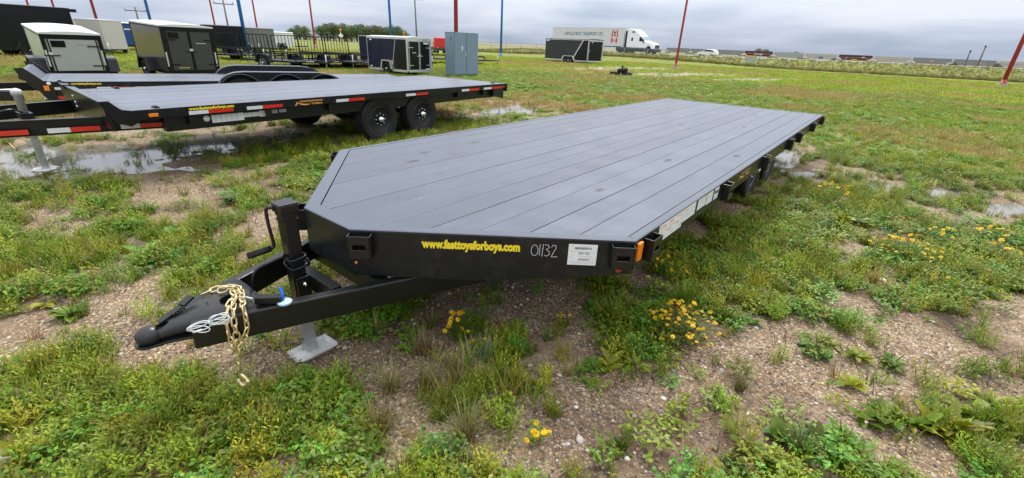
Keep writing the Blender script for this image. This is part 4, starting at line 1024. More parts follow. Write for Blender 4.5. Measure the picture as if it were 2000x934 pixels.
# ------------------------------------------------------------------ enclosed cargo trailers
def fender_arch(par, xo, xi, y, zb, hw, top, material, skirt=True):
    """plate fender over one wheel, between x=xo (outer) and xi (body side)"""
    P_f = [(-hw*1.18, zb), (-hw*.92, top-.04), (-hw*.80, top), (hw*.80, top), (hw*.92, top-.04), (hw*1.18, zb)]
    m = MB(); lo, hi = min(xo, xi), max(xo, xi)
    for (y0, z0), (y1, z1) in zip(P_f, P_f[1:]):
        dn = Vector((0, y1-y0, z1-z0)).normalized(); nv = Vector((0, -dn.z, dn.y))*-.012
        q = [Vector((lo, y+y0, z0)), Vector((hi, y+y0, z0)), Vector((hi, y+y1, z1)), Vector((lo, y+y1, z1))]
        m.hexa([p+nv for p in q], q)
    o = m.build('fender', material, par)
    if skirt:
        m = MB(); t_ = .01 if xo > xi else -.01
        inner = [(yy*.80, zb if i in (0, 5) else zz-.055) for i, (yy, zz) in enumerate(P_f)]
        vs = [(xo, y+a, z) for a, z in P_f] + [(xo, y+a, z) for a, z in inner] + [(xo-t_, y+a, z) for a, z in P_f] + [(xo-t_, y+a, z) for a, z in inner]
        fs = []
        for i in range(5): fs += [(i, i+1, 7+i, 6+i), (12+i, 18+i, 19+i, 13+i), (6+i, 7+i, 19+i, 18+i)]
        m.add(vs, fs); m.build('fender_lip', material, o)
    return o
def cargo_trailer(label, RL, az, L, Wd, z0, z1, side, roof='roof_white', frame='black_far', door='door_grey', doors=2, slant=0, wheels=1, fender='black_satin', wr=.30, wy=.52, overhang=0.0, rim='rim_black',
                  two_tone=None, trim='black_far', group='enclosed cargo trailers on the lot', name='cargo_trailer', vnose=0.0, fender_out=.22, ramp=False, hinge='black_far', front=None, tilt=0.0, lamp='galvanised_pale'):
    r = thing(name, (RL[0], RL[1], 0), -math.radians(az), label, 'trailer', group)
    r.rotation_euler = (tilt, 0, -math.radians(az))
    m = MB(); plan = [(0, 0), (Wd, 0), (Wd, L), (Wd/2, L+vnose), (0, L)] if vnose else [(0, 0), (Wd, 0), (Wd, L), (0, L)]
    m.prism([(x, y, 0) for x, y in plan], (0, 0, z0), (0, 0, z1-.03)); bd = m.build('body', side, r)
    # roof: shallow crown, slight overhang
    m = MB(); e_ = .025
    ys = [-e_-overhang, L+e_]
    prof = [(-e_, z1-.045), (-e_, z1-.005), (Wd*.25, z1+.03), (Wd*.5, z1+.042), (Wd*.75, z1+.03), (Wd+e_, z1-.005), (Wd+e_, z1-.045)]
    m.prism([(x, 0, z) for x, z in prof], (0, ys[0], 0), (0, ys[1], 0))
    if vnose: m.prism([(-e_, L, 0), (Wd+e_, L, 0), (Wd/2, L+vnose+e_, 0)], (0, 0, z1-.044), (0, 0, z1))
    rf = m.build('roof', roof, r)
    # lower rail and edge trim
    for x in (-.012, Wd-.018):
        m = MB(); m.box(x, x+.03, -.002, L, z0-.07, z0+.035); m.build('side_rail', trim, r)
        m = MB(); m.box(x, x+.03, -.002, L, z1-.10, z1-.046); m.build('roof_trim', trim, r)
        m = MB(); m.box(x, x+.03, L-.02, L+.012, z0+.036, z1-.101); m.build('corner_trim', trim, r)
    # rear frame
    fw = .09
    for x in (-.014, Wd-fw+.014):
        m = MB(); m.box(x, x+fw, -.03, -.003, z0-.02, z1-.05); m.build('rear_post', frame, r)
    m = MB(); m.box(fw-.013, Wd-fw+.013, -.032, -.004, z1-.17, z1-.052); m.build('rear_header', frame, r)
    m = MB(); m.box(fw-.013, Wd-fw+.013, -.034, -.004, z0-.06, z0+.05); m.build('rear_sill', frame, r)
    dx0, dx1 = fw+.012, Wd-fw-.012; zs, ze = z0+.06, z1-.18
    n = doors; wd = (dx1-dx0)/n
    for k in range(n):
        a, b_ = dx0+wd*k+.012, dx0+wd*(k+1)-.012
        m = MB(); m.box(a, b_, -.036, -.006, zs, ze); d_ = m.build('door', door, r)
        if frame != door:
            m = MB(); m.box(a, a+.03, -.041, -.0365, zs, ze); m.box(b_-.03, b_, -.041, -.0365, zs, ze); m.build('door_trim', frame, d_)['kind'] = 'stuff'
        hx = b_ if k == n-1 else a
        for z in (zs+.14*(ze-zs), zs+.78*(ze-zs)):
            m = MB(); x0, x1 = (hx-.24, hx+.07) if k == n-1 else (hx-.07, hx+.24)
            m.box(x0, x1, -.056, -.042, z, z+.028); m.build('hinge_bar', hinge, d_)
        if k == 0:
            zz = zs+.48*(ze-zs); x = (b_ if n > 1 else a)
            m = MB(); m.box(x-.17, x+.19, -.066, -.0565, zz, zz+.025); m.build('lock_bar', hinge, d_)
            m = MB(); m.box(x-.05, x+.05, -.062, -.043, zz+.03, zz+.10); m.build('lock_box', 'galvanised_pale', d_)
            m = MB(); m.box(a+.06, a+.36, -.05, -.0415, ze-.20, ze-.03); m.build('plate_holder', 'black_gloss', d_)
    for x in (.02, Wd-.06):
        m = MB(); m.box(x-.02, x+.02, -.042, -.031, z0+.18, z0+.62 if not ramp else z0+.4); m.build('tail_lamp', lamp, r)
    ys_ = [L*wy] if wheels == 1 else [L*wy-.42, L*wy+.42]
    for y in ys_:
        for sx, xo in ((-1, -.01-fender_out*.12 if fender_out < .1 else -.03-fender_out*.15), (1, Wd+.01)):
            xx = -fender_out if sx < 0 else Wd+fender_out
            disc_wheel(r, (xx*.96 if sx < 0 else Wd+fender_out*.96, y, wr), wr, .19, sx, rim=rim, lugs=0, n=20)
    for sx in (-1, 1):
        xb, xo = (0, -fender_out-.03) if sx < 0 else (Wd, Wd+fender_out+.03)
        if wheels == 1: fender_arch(r, xo, xb, ys_[0], wr*.95, wr*1.25, wr*2+.09, fender)
        else:
            fender_arch(r, xo, xb, L*wy, wr*1.15, .42+wr*1.15, wr*2+.08, fender)
    m = MB(); m.bar((Wd*.30, L-.1, z0-.05), (Wd/2, L+1.25+vnose, z0-.05), .06, .08); m.bar((Wd*.70, L-.1, z0-.05), (Wd/2, L+1.25+vnose, z0-.05), .06, .08); m.build('tongue', 'black_far', r)
    m = MB(); m.tube([(Wd/2, L+1.0+vnose, .05), (Wd/2, L+1.0+vnose, z0+.35)], .03, 8); m.build('jack', 'galvanised', r)
    m = MB(); m.box(.05, Wd-.05, .05, L-.05, z0-.069, z0-.002); m.build('chassis', 'black_far', r)
    return r, bd
P_ = lambda px, d, py=100: OND(px, py, d)[:2]
# silver door trailer, far left
r, bd = cargo_trailer('small silver-doored cargo trailer with white roof and single rear door, left of the bronze one', P_(88, 19.0, 106), -90.5, 2.3, 1.30, .30, 1.38, 'silver_panel', tilt=.085, door='door_silver', doors=1, fender_out=.30, wr=.28, wy=.30)
m = MB(); m.box(.75, 1.12, -.0405, -.0375, 1.06, 1.10); m.box(.72, .77, -.0405, -.0375, 1.03, 1.12); m.build('maker_badge', 'label_grey', r)['kind'] = 'stuff'
# bronze trailer with twin grey doors
r, bd = cargo_trailer('bronze cargo trailer with mirror-like side and two dark grey rear doors in black frames', P_(331, 19.2, 143), -95.7, 2.25, 1.56, .29, 1.71, 'bronze_panel', tilt=.05, door='door_grey', doors=2, fender_out=.28, wr=.30, wy=.48)
m = MB(); m.box(.30, .62, -.0405, -.0375, .415, .432); m.build('sill_strip', 'decal_yellow', r)
m = MB(); m.box(.95, 1.26, -.0405, -.0375, 1.17, 1.20); m.build('maker_badge', 'label_grey', r)
# navy and black trailer with bright frame
r, bd = cargo_trailer('navy and black cargo trailer with bright aluminium door frames and corner trim', P_(796, 22.4, 144), -93.0, 2.8, 1.52, .25, 1.68, 'navy_panel', frame='aluminium', door='black_gloss', doors=2, fender='aluminium', fender_out=.10, wr=.29, wy=.48, trim='aluminium', hinge='aluminium')
m = MB(); m.add([(-.004, .03, .27), (-.004, 1.02, .27), (-.004, .72, 1.57), (-.004, .03, 1.57)], [(0, 3, 2, 1)]); m.build('rear_panel', 'black_gloss', r)
m = MB(); m.xf = Matrix.Identity(4); m.bar((-.010, 1.03, .30), (-.010, .72, 1.58), .012, .03); m.build('slash_trim', 'aluminium', r)
for y, z, w in ((2.42, 1.50, .17), (2.50, .32, .14)):
    m = MB(); m.box(-.008, -.005, y, y+w, z, z+.05); m.build('maker_badge', 'label_white', r)
m = MB(); m.box(1.02, 1.33, -.046, -.0425, 1.41, 1.48); m.box(.32, .54, -.046, -.0425, 1.02, 1.045); m.box(1.12, 1.38, -.046, -.0425, .30, .34); m.build('maker_badge', 'label_white', r)['kind'] = 'stuff'
# charcoal trailer with ramp door in the middle distance
r, bd = cargo_trailer('charcoal tandem-axle cargo trailer with black ramp door, parked before the white semi truck', P_(1146, 47.2, 118), -78.5, 6.0, 2.2, .32, 2.28, 'charcoal_panel', roof='charcoal_panel', frame='aluminium', door='black_gloss', doors=1, wheels=2, fender='aluminium', wr=.33, fender_out=.06, trim='aluminium', wy=.42, hinge='aluminium', ramp=True)
m = MB(); m.add([(-.004, .03, .34), (-.004, 1.95, .34), (-.004, .68, 2.16), (-.004, .03, 2.16)], [(0, 3, 2, 1)]); m.build('rear_panel', 'black_gloss', r)
m = MB(); m.bar((-.012, 1.97, .36), (-.012, .68, 2.18), .012, .09); m.build('slash_trim', 'white_paint', r)
m = MB(); m.box(-.008, -.005, 5.45, 5.85, 2.04, 2.16); m.build('maker_badge', 'label_white', r)
m = MB(); m.box(.35, .62, -.05, -.046, 1.97, 2.05); m.build('maker_badge', 'label_white', r)
# big black trailer filling the top left corner: its right flank faces the lot
pa, pb = P_(-70, 33.0, 60), P_(142, 34.2, 45); dv = pb-pa; az_ = math.degrees(math.atan2(dv[0], dv[1])); La = float(np.hypot(*dv))
RLa = pa - np.array([math.cos(math.radians(az_)), -math.sin(math.radians(az_))])*2.4
r, bd = cargo_trailer('large glossy black enclosed trailer filling the far left corner behind the silver one', RLa, az_, La, 2.4, .42, 2.36, 'black_gloss', roof='black_far', wr=.36, wheels=2, fender_out=.05, wy=.60, vnose=.0)
m = MB(); m.box(2.30, 2.42, La, La+.30, 2.18, 2.33); m.build('roof_spoiler', 'black_gloss', r)
# pale V-nosed trailer facing the lot
C0 = P_(210, 36, 92); azc = 97
def at_center(c, az, off_y, off_x):
    a = math.radians(az); Yv = np.array([math.sin(a), math.cos(a)]); Xv = np.array([math.cos(a), -math.sin(a)]); return np.array(c)+Yv*off_y+Xv*off_x
r, bd = cargo_trailer('pale beige V-nosed cargo trailer facing forward, between silver and bronze trailers', at_center(C0, azc, -4.4, -1.0), azc, 3.4, 2.0, .38, 1.92, 'beige_panel', roof='white_paint', vnose=.55, wr=.32, fender_out=.05, trim='beige_panel', frame='aluminium')
# blue trailer behind the bronze one
pb_ = P_(236, 43, 80); r, bd = cargo_trailer('blue enclosed trailer with white roof edge mostly hidden by the bronze trailer', at_center(pb_, 12, 0, -2.0), 12, 4.2, 2.0, .42, 1.86, 'blue_panel', trim='black_far', wr=.33, fender_out=.05, frame='black_far')
m = MB(); m.box(2.002, 2.006, .35, .95, 1.42, 1.50); m.build('maker_badge', 'label_white', r)
# black one and grey one further back, behind the rail trailers
pf = P_(398, 43, 80); r, bd = cargo_trailer('black cargo trailer seen behind the bronze trailer, touching the grey one', at_center(pf, 22, 0, -1.9), 22, 2.6, 1.9, .45, 1.98, 'black_gloss', roof='black_far', wr=.33, fender_out=.05)
pg_ = P_(447, 46, 80); r, bd = cargo_trailer('plain grey cargo trailer standing behind the thick blue pole', at_center(pg_, 22, 0, -2.0), 22, 3.4, 2.0, .42, 1.95, 'grey_panel', roof='grey_panel', trim='grey_panel', wr=.33, fender_out=.06, fender='aluminium', wy=.35)
pw = P_(523, 53, 80); r, bd = cargo_trailer('white cargo trailer out in the field behind the rail trailers', at_center(pw, 27, 0, -2.1), 27, 2.3, 2.1, .55, 1.72, 'white_paint', trim='white_paint', wr=.33, fender_out=.05)
pj = P_(702, 29.5, 90); r, bd = cargo_trailer('dark cargo trailer with silver rear door, half hidden left of the navy one', at_center(pj, 75, 0, -1.6) , -100, 3.0, 1.6, .35, 1.62, 'navy_panel', roof='black_far', frame='aluminium', door='door_silver', doors=1, wr=.3, fender_out=.12) if False else cargo_trailer('dark cargo trailer with silver front panel, half hidden left of the navy one', at_center(pj, 38, 0, -1.5), 38, 3.2, 1.5, .36, 1.66, 'navy_panel', roof='black_far', frame='aluminium', door='door_silver', doors=1, wr=.3, fender_out=.10)

# ------------------------------------------------------------------ open utility trailers with upright mesh gates
def utility(label, c, az, L=3.2, Wd=1.85, dz=.42, rail=.74, gate=1.52, bars=8, rim='rim_black', vert=True):
    o = at_center(c, az, -L/2, -Wd/2)
    r = thing('utility_trailer', (o[0], o[1], 0), -math.radians(az), label, 'trailer', 'open rail trailers with upright gates')
    b_ = .05
    m = MB(); m.box(0, Wd, 0, b_, dz-.08, dz); m.box(0, Wd, L-b_, L, dz-.08, dz); m.box(0, b_, b_, L-b_, dz-.08, dz); m.box(Wd-b_, Wd, b_, L-b_, dz-.08, dz)
    m.box(b_, Wd-b_, b_, L-b_, dz-.035, dz-.005); m.build('bed', 'mesh_black', r)
    for x in (.02, Wd-.02):
        m = MB(); m.bar((x, 0, rail), (x, L, rail), .045); m.build('top_rail', 'mesh_black', r)
        for k in range(5):
            y = .03+(L-.06)*k/4; m = MB(); m.bar((x, y, dz), (x, y, rail), .035); m.build('post', 'mesh_black', r)
    m = MB(); m.bar((.02, L-.02, rail), (Wd-.02, L-.02, rail), .045); m.build('front_rail', 'mesh_black', r)
    g0 = -.03
    m = MB(); m.bar((.0, g0, dz), (.0, g0-.05, gate), .04); m.bar((Wd, g0, dz), (Wd, g0-.05, gate), .04); m.bar((0, g0-.05, gate), (Wd, g0-.05, gate), .04); m.bar((0, g0, dz), (Wd, g0, dz), .04)
    gt = m.build('gate', 'mesh_black', r)
    for k in range(1, bars):
        x = Wd*k/bars; m = MB(); m.bar((x, g0, dz), (x, g0-.05, gate), .022); m.build('gate_bar', 'mesh_black', gt)
    for sx, x in ((-1, -.06), (1, Wd+.06)):
        xx = x+(.18 if sx > 0 else -.18); disc_wheel(r, (xx, L*.45, .30), .30, .18, sx, rim=rim, lugs=0, n=18)
        fender_arch(r, xx+.02*sx, 0 if sx < 0 else Wd, L*.45, .3, .36, .68, 'mesh_black')
    m = MB(); m.bar((.3, L, dz-.04), (Wd/2, L+1.1, dz-.04), .05); m.bar((Wd-.3, L, dz-.04), (Wd/2, L+1.1, dz-.04), .05); m.build('tongue', 'mesh_black', r)
    m = MB(); m.tube([(Wd/2, L+.95, .04), (Wd/2, L+.95, .75)], .03, 8); m.build('jack', 'galvanised', r)
    m = MB(); m.box(Wd*.35, Wd*.65, L+.012, L+.02, dz-.07, dz-.01); m.build('label_plate', 'label_white', r)
    for x in (.06, Wd-.16):
        m = MB(); m.box(x, x+.1, -.062, -.052, dz-.06, dz-.01); m.build('tail_lamp', 'lamp_red', r)
    return r
utility('open rail trailer with pale wheel rims, beside the base of the thick blue pole', P_(552, 26.5, 110), 68, rim='rim_white')
utility('open rail trailer in the middle of the row, right of the pale-rimmed one', P_(610, 27.5, 110), 70)
utility('open rail trailer third along the row, left of the navy cargo trailer', P_(664, 27.6, 108), 70, L=3.6)
utility('open rail trailer tucked in directly behind the navy cargo trailer', P_(706, 28.5, 108), 72)
utility('open rail trailer just behind the thick blue pole, before the grey cargo trailer', P_(487, 33.5, 100), 62)
utility('open rail trailer beside the right edge of the bronze cargo trailer', P_(438, 33.0, 100), 60, gate=1.15)
utility('low black open trailer passing behind the blue-grey electrical cabinet', P_(896, 36, 105), 46, L=3.9, gate=1.15, bars=4, rail=.62)

# ------------------------------------------------------------------ electrical cabinet
cb = thing('electrical_cabinet', (-14.45, 13.92, 0), -math.radians(-86), 'tall blue-grey steel electrical cabinet with two doors standing in the grass', 'cabinet')
cw, cd, chh = 1.55, .66, 1.97
m = MB(); m.box(0, cw, 0, cd, .10, chh); m.box(-.012, cw+.012, -.012, cd+.01, chh, chh+.02); bx_ = m.build('body', 'cabinet_grey', cb, bevel=.008)
for k in (0, 1):
    m = MB(); x = .03+k*(cw/2-.015); m.box(x, x+cw/2-.045, -.028, -.003, .14, chh-.03); d_ = m.build('door', 'cabinet_grey', cb, bevel=.006)
    m = MB(); m.box(x+cw/2-.12, x+cw/2-.085, -.05, -.029, .95, 1.12); m.build('handle', 'galvanised_pale', d_)
m = MB(); m.box(.46, .53, -.032, -.029, 1.22, 1.40); m.build('notice', 'label_white', cb)
m = MB(); m.xf = Matrix.Translation((.20, cd*.35, chh-.18)); m.build('x', 'cabinet_dark') if False else None
m = MB(); m.box(-.004, -.001, .18, .26, chh-.34, chh-.20); m.build('knockout', 'cabinet_dark', cb)
for x in (.02, cw-.14):
    m = MB(); m.box(x, x+.12, .02, cd-.02, 0, .098); m.build('leg', 'cabinet_grey', cb)

# ------------------------------------------------------------------ stack of old tyres
ts = thing('tyre_stack', (*G(1212, 148.5)[:2], 0), .4, 'small heap of worn black tyres lying alone in the grass', 'tyres')
def tyre_only(par, loc, rot):
    m = MB(); R_, w_ = .33, .22
    m.lathe([(R_*.58, -w_/2), (R_*.88, -w_/2), (R_, -w_*.36), (R_, w_*.36), (R_*.88, w_/2), (R_*.58, w_/2), (R_*.55, w_*.3), (R_*.55, -w_*.3)], 20, 'z')
    o = m.build('tyre', 'rubber', par); o.location = loc; o.rotation_euler = rot
tyre_only(ts, (-.36, 0, .13), (0, .05, 0)); tyre_only(ts, (.34, .05, .13), (.06, 0, 0)); tyre_only(ts, (.08, .02, .355), (.05, -.12, 0))
m = MB(); m.tube([(.05, 0, .45), (.06, .01, .62)], .05, 8); m.build('hub_stub', 'rubber', ts)

# ------------------------------------------------------------------ coloured lot poles and utility poles
def lot_pole(px, py, dist, h, r_, material, label, base=True, ground=True):
    p = OND(px, py, dist)
    o = thing('lot_pole', (p[0], p[1], 0), 0, label, 'pole', 'coloured steel poles around the lot')
    m = MB(); m.tube([(0, 0, .25), (0, 0, h*.5), (0, 0, h)], [r_, r_*.88, r_*.72], 12); m.build('shaft', material, o)
    m = MB(); m.lathe([(r_*2.2, -.1), (r_*2.2, .22), (r_*2.0, .25)], 14, 'z'); m.build('footing', 'concrete', o)
    m = MB(); m.lathe([(r_*1.5, .25), (r_*1.5, .30), (r_*1.12, .31), (r_*1.1, .55)], 14, 'z'); m.build('base_collar', material if r_ < .2 else 'black_far', o)
    m = MB(); m.box(-.45, .45, -.12, .12, h, h+.12); m.build('lamp_head', 'galvanised', o)
    return o
lot_pole(484, 104, 43.8, 12, .135, 'pole_blue', 'thick bright blue pole rising beside the pale-rimmed rail trailer')
lot_pole(616, 93, 69, 12, .115, 'pole_red', 'thin red pole standing in the field left of the dark tree belt')
lot_pole(978, 109, 61, 12, .145, 'pole_blue', 'blue pole standing alone right of the electrical cabinet')
lot_pole(1319, 132, 48, 12, .105, 'pole_red', 'red pole right of the white semi truck, leaning outward in view')
lot_pole(1958, 165, 54, 12, .15, 'pole_red', 'red pole at the far right edge of the lot')
lot_pole(891.5, 140, 31, 12, .135, 'pole_red', 'thick red pole rising from directly behind the electrical cabinet')
lot_pole(766, 105, 42, 12, .10, 'pole_blue', 'slim blue pole rising behind the navy cargo trailer')
lot_pole(509, 95, 60, 12, .085, 'pole_red', 'thin red pole just right of the thick blue pole')
lot_pole(428, 90, 60, 12, .085, 'pole_red', 'thin red pole above the black cargo trailer behind the bronze one')
lot_pole(307, 92, 58, 12, .13, 'pole_blue', 'blue pole rising behind the bronze cargo trailer')
lot_pole(205, 92, 60, 12, .12, 'pole_red', 'red pole rising behind the pale V-nosed trailer')
lot_pole(127, 80, 68, 12, .09, 'pole_red', 'red pole above the right half of the large black trailer')
lot_pole(78, 75, 70, 12, .085, 'pole_red', 'red pole above the middle of the large black trailer')
def utility_pole(px, py, dist, h, label, arm=2.4, ins=4, lean=0.0, double=False):
    p = OND(px, py, dist); b_ = bearing(px, py)
    o = thing('utility_pole', (p[0], p[1], 0), -b_, label, 'utility pole', 'wooden utility poles in the distance')
    m = MB(); m.tube([(0, 0, -.2), (lean*.5, 0, h*.5), (lean, 0, h)], [.17, .14, .11], 8); m.build('shaft', 'wood_grey', o)
    m = MB(); m.box(lean-arm/2, lean+arm/2, -.07, .07, h-.75, h-.6); m.build('cross_arm', 'wood_grey', o)
    for k in range(ins):
        x = lean-arm/2+.12+(arm-.24)*k/(ins-1); m = MB(); m.xf = Matrix.Translation((x, 0, h-.6)); m.lathe([(.05, 0), (.11, .10), (.06, .2), (.1, .28), (.04, .36)], 7, 'z'); m.build('insulator', 'label_grey', o)
    return o
utility_pole(815, 92, 92, 8.9, 'wooden utility pole with insulators right of the slim blue pole', lean=-.1, arm=3.0, ins=5)
utility_pole(452, 85, 100, 6.6, 'plain wooden T-shaped utility pole above the grey cargo trailer', arm=3.0, ins=2)
utility_pole(281, 80, 120, 5.2, 'tiny distant utility pole just left of the bronze cargo trailer roof', arm=3.4, ins=3)
for px, h, lab in ((1885.5, 8.2, 'shorter slanting dark trackside post in front of the pale grey railcars'), (1911, 10.5, 'taller slanting dark trackside post in front of the pale grey railcars')):
    p = OND(px, 124, 330); o = thing('trackside_post', (p[0], p[1], -.8), 0, lab, 'post')
    m = MB(); m.tube([(0, 0, 0), (0, 0, h)], [.36, .30], 8); m.build('shaft', 'wood_grey', o)
    m = MB(); m.tube([(0, 0, h-.35), (0, 0, h+.25)], .40, 8); m.build('cap', 'bogie_dark', o)
for px, py, d_, lab in ((668, 90, 105, 'orange marker post with white diamond board in front of the tree belt'), (790, 88, 105, 'orange marker post top peeking over the navy cargo trailer roof')):
    p = OND(px, py, d_); b_ = bearing(px, py); o = thing('marker_post', (p[0], p[1], 0), -b_, lab, 'marker post')
    m = MB(); m.tube([(0, 0, 0), (0, 0, 2.6)], .10, 8); m.build('shaft', 'marker_orange', o)
    m = MB(); m.xf = Matrix.Translation((0, -.13, 1.75)) @ Matrix.Rotation(PI/4, 4, 'Y'); m.box(-.36, .36, -.02, .02, -.36, .36); m.build('diamond_board', 'label_white', o)
    m = MB(); m.xf = Matrix.Translation((0, 0, 2.6)); m.lathe([(.1, 0), (.22, .08), (.24, .2), (.14, .34), (.03, .38)], 10, 'z'); m.build('lamp', 'marker_orange', o)

# ------------------------------------------------------------------ road, fence
m = MB(); vs = []; rx = np.linspace(-320, 300, 160)
for x in rx:
    y, z = road_at(x); y2, z2 = road_at(x+.5); t_ = Vector((.5, y2-y, 0)).normalized(); n_ = Vector((-t_.y, t_.x, 0)); c = Vector((x, y, float(z)+.05))
    vs += [c-n_*6, c+n_*6]
m.add(vs, [(2*i, 2*i+2, 2*i+3, 2*i+1) for i in range(len(rx)-1)]); o = m.build('highway', 'asphalt'); tag(o, 'pale raised highway crossing behind the fence', kind='structure')
for off in (-5.2, 5.2):
    m = MB(); vs = []
    for x in rx:
        y, z = road_at(x); y2, z2 = road_at(x+.5); t_ = Vector((.5, y2-y, 0)).normalized(); n_ = Vector((-t_.y, t_.x, 0)); c = Vector((x, y, float(z)+.056))
        vs += [c+n_*(off-.08), c+n_*(off+.08)]
    m.add(vs, [(2*i, 2*i+2, 2*i+3, 2*i+1) for i in range(len(rx)-1)]); o = m.build('edge_line', 'line_white'); tag(o, 'painted edge line of the highway', kind='structure')
FA, FB = Vector((-70, 60.2, 0)), Vector((18, 69.6, 0)); fl = (FB-FA).length; ft_ = (FB-FA).normalized(); FH = 1.70
fn_ = thing('chain_link_fence', FA, math.atan2(ft_.y, ft_.x), 'long grey chain-link fence with thin posts along the far edge of the lot', 'fence')
npst = int(fl/3.05); pm = MB(); pm.tube([(0, 0, -.1), (0, 0, FH+.06)], .035, 7); pme = pm.mesh('post', 'fence_steel')
for k in range(npst+1): inst('post', pme, fn_, (k*3.05, 0, 0), (random.uniform(-.02, .02), random.uniform(-.03, .03), 0))
m = MB(); m.tube([(0, 0, FH), (fl, 0, FH)], .022, 6); m.build('top_rail', 'fence_steel', fn_)
m = MB(); r0 = .0016; stp = .075
for sg in (1, -1):
    x = -FH
    while x < fl:
        a, b_ = (x, x+FH) if sg > 0 else (x+FH, x)
        za, zb = .03, FH
        if a < 0 or b_ < 0 or a > fl or b_ > fl: x += stp*2; continue
        m.add([(a-r0, 0, za), (a+r0, 0, za), (b_+r0, 0, zb), (b_-r0, 0, zb), (a, r0*1.4*sg, za), (b_, r0*1.4*sg, zb)], [(0, 1, 2, 3), (1, 4, 5, 2), (4, 0, 3, 5)]); x += stp*2
m.build('wire_mesh', 'fence_steel', fn_)['kind'] = 'stuff'
sg_ = OND(1453, 118, 63.6); k_ = (Vector(sg_)-FA).dot(ft_); q = FA+ft_*k_
so = thing('fence_sign', (q.x, q.y-.06, 1.02), math.atan2(ft_.y, ft_.x), 'faded white notice with a reddish top band wired to the chain-link fence', 'sign')
m = MB(); m.box(-.62, .62, -.012, 0, -.42, .42); m.build('panel', 'hopper_pale', so)
m = MB(); m.box(-.60, .60, -.016, -.013, .27, .41); m.build('header_band', 'decal_orange', so)

# ------------------------------------------------------------------ semi truck on the highway
ta, tb = Vector((-56.6, 80.2)), Vector((-33.3, 76.9)); tdir = (tb-ta).normalized(); taz = math.degrees(math.atan2(tdir.x, tdir.y))
tz = float(road_at(-45)[1])+.06
tk = thing('semi_truck', (ta.x-tdir.y*-1.3*-1, ta.y, tz), -math.radians(taz), 'white semi truck with long lettered box trailer driving along the highway', 'truck')
tk.location = (ta.x+tdir.x*2.2, ta.y+tdir.y*2.2, tz-.06)
m = MB(); m.box(-2.6, 0, 0, 17.2, 1.12, 4.05); bt = m.build('box_trailer', 'white_side', tk)
m = MB(); m.box(-2.63, .025, -.02, 17.22, 4.051, 4.10); m.box(.001, .02, 0, 17.2, 1.08, 1.20); m.build('trailer_rail', 'aluminium', bt)
for k in range(27):
    m = MB(); y = .35+k*.62; m.box(.001, .007, y, y+.035, 1.22, 4.04); m.build('side_rib', 'white_side', bt)
text('company_name', 'ARNOLD BROS. TRANSPORT LTD.', .80, 'text_slate', bt, frame3((.012, 3.2, 2.78), (0, 1, 0), (0, 0, 1)), bold=.022, width=9.4, extrude=.002, shear=.12)
def leaf_poly(s):
    pts = [(0, .5), (.09, .30), (.22, .36), (.18, .10), (.34, .20), (.40, .12), (.50, .06), (.34, -.10), (.38, -.18), (.05, -.14), (.04, -.42)]
    return [(x*s, y*s) for x, y in pts]+[(-x*s, y*s) for x, y in pts[:0:-1]]
def flag(y, z, w, h):
    m = MB()
    for a, b_ in ((0, .26), (.74, 1)): m.add([(.012, y+w*a, z), (.012, y+w*b_, z), (.012, y+w*b_, z+h), (.012, y+w*a, z+h)], [(0, 1, 2, 3)])
    lp = leaf_poly(h*.62); m.add([(.0125, y+w*.5+a, z+h*.5+b_) for a, b_ in lp], [list(range(len(lp)))])
    m.build('flag_marking', 'flag_red', bt)['kind'] = 'stuff'
flag(14.5, 1.62, 1.35, .78)
m = MB()
for a, b_, lean in ((14.55, 14.82, .10), (15.55, 15.82, -.10)): m.add([(.012, a-lean, 2.55), (.012, b_-lean, 2.55), (.012, b_+lean, 3.75), (.012, a+lean, 3.75)], [(0, 1, 2, 3)])
m.build('emblem_bar', 'flag_red', bt)['kind'] = 'stuff'
m = MB()
for z in (2.75, 3.18): m.xf = Matrix.Translation((.012, 15.18, z+.15)); m.lathe([(.20, 0), (.20, .004)], 14)
m.build('emblem_dot', 'label_ink', bt)['kind'] = 'stuff'
m = MB(); m.box(-2.4, -.2, 1.0, 15.2, .95, 1.11); m.build('trailer_chassis', 'bogie_dark', tk)
m = MB(); m.box(-.06, -.02, 4.3, 10.2, .38, 1.05); m.build('side_skirt', 'skirt_dark', tk)
for y in (1.5, 2.85):
    disc_wheel(tk, (-.12, y, .5), .5, .5, 1, rim='rim_white', lugs=0, n=20); disc_wheel(tk, (-2.48, y, .5), .5, .5, -1, rim='rim_white', lugs=0, n=20)
Y0 = 17.75
prof = [(0, .95), (0, 3.85), (.25, 3.98), (1.35, 3.92), (2.35, 3.52), (3.15, 2.98), (3.55, 2.78), (4.25, 2.12), (4.5, 2.02), (5.75, 1.78), (6.35, 1.50), (6.50, 1.15), (6.50, .85), (5.85, .85), (5.70, 1.12), (5.42, 1.30), (5.12, 1.30), (4.84, 1.12), (4.70, .85), (4.4, .75)]; YS = .86; prof = [(y*YS, z) for y, z in prof]
m = MB(); m.prism([(0, Y0+y, z) for y, z in prof], (-2.35, 0, 0), (-.12, 0, 0)); cab = m.build('cab', 'truck_white', tk, bevel=.10)
m = MB(); m.box(-2.3, -.15, Y0+3.741, Y0+5.779, .36, .84); m.build('bumper', 'skirt_dark', tk)
m = MB(); m.box(-.13, -.05, Y0-2.0, Y0+4.025, .32, .98); m.build('chassis_fairing', 'skirt_dark', tk)
m = MB(); m.box(-2.2, -.3, Y0-2.2, Y0, .6, .94); m.box(-2.1, -.5, Y0-.75, Y0-.003, 1.0, 3.6); m.build('cab_frame', 'bogie_dark', tk)
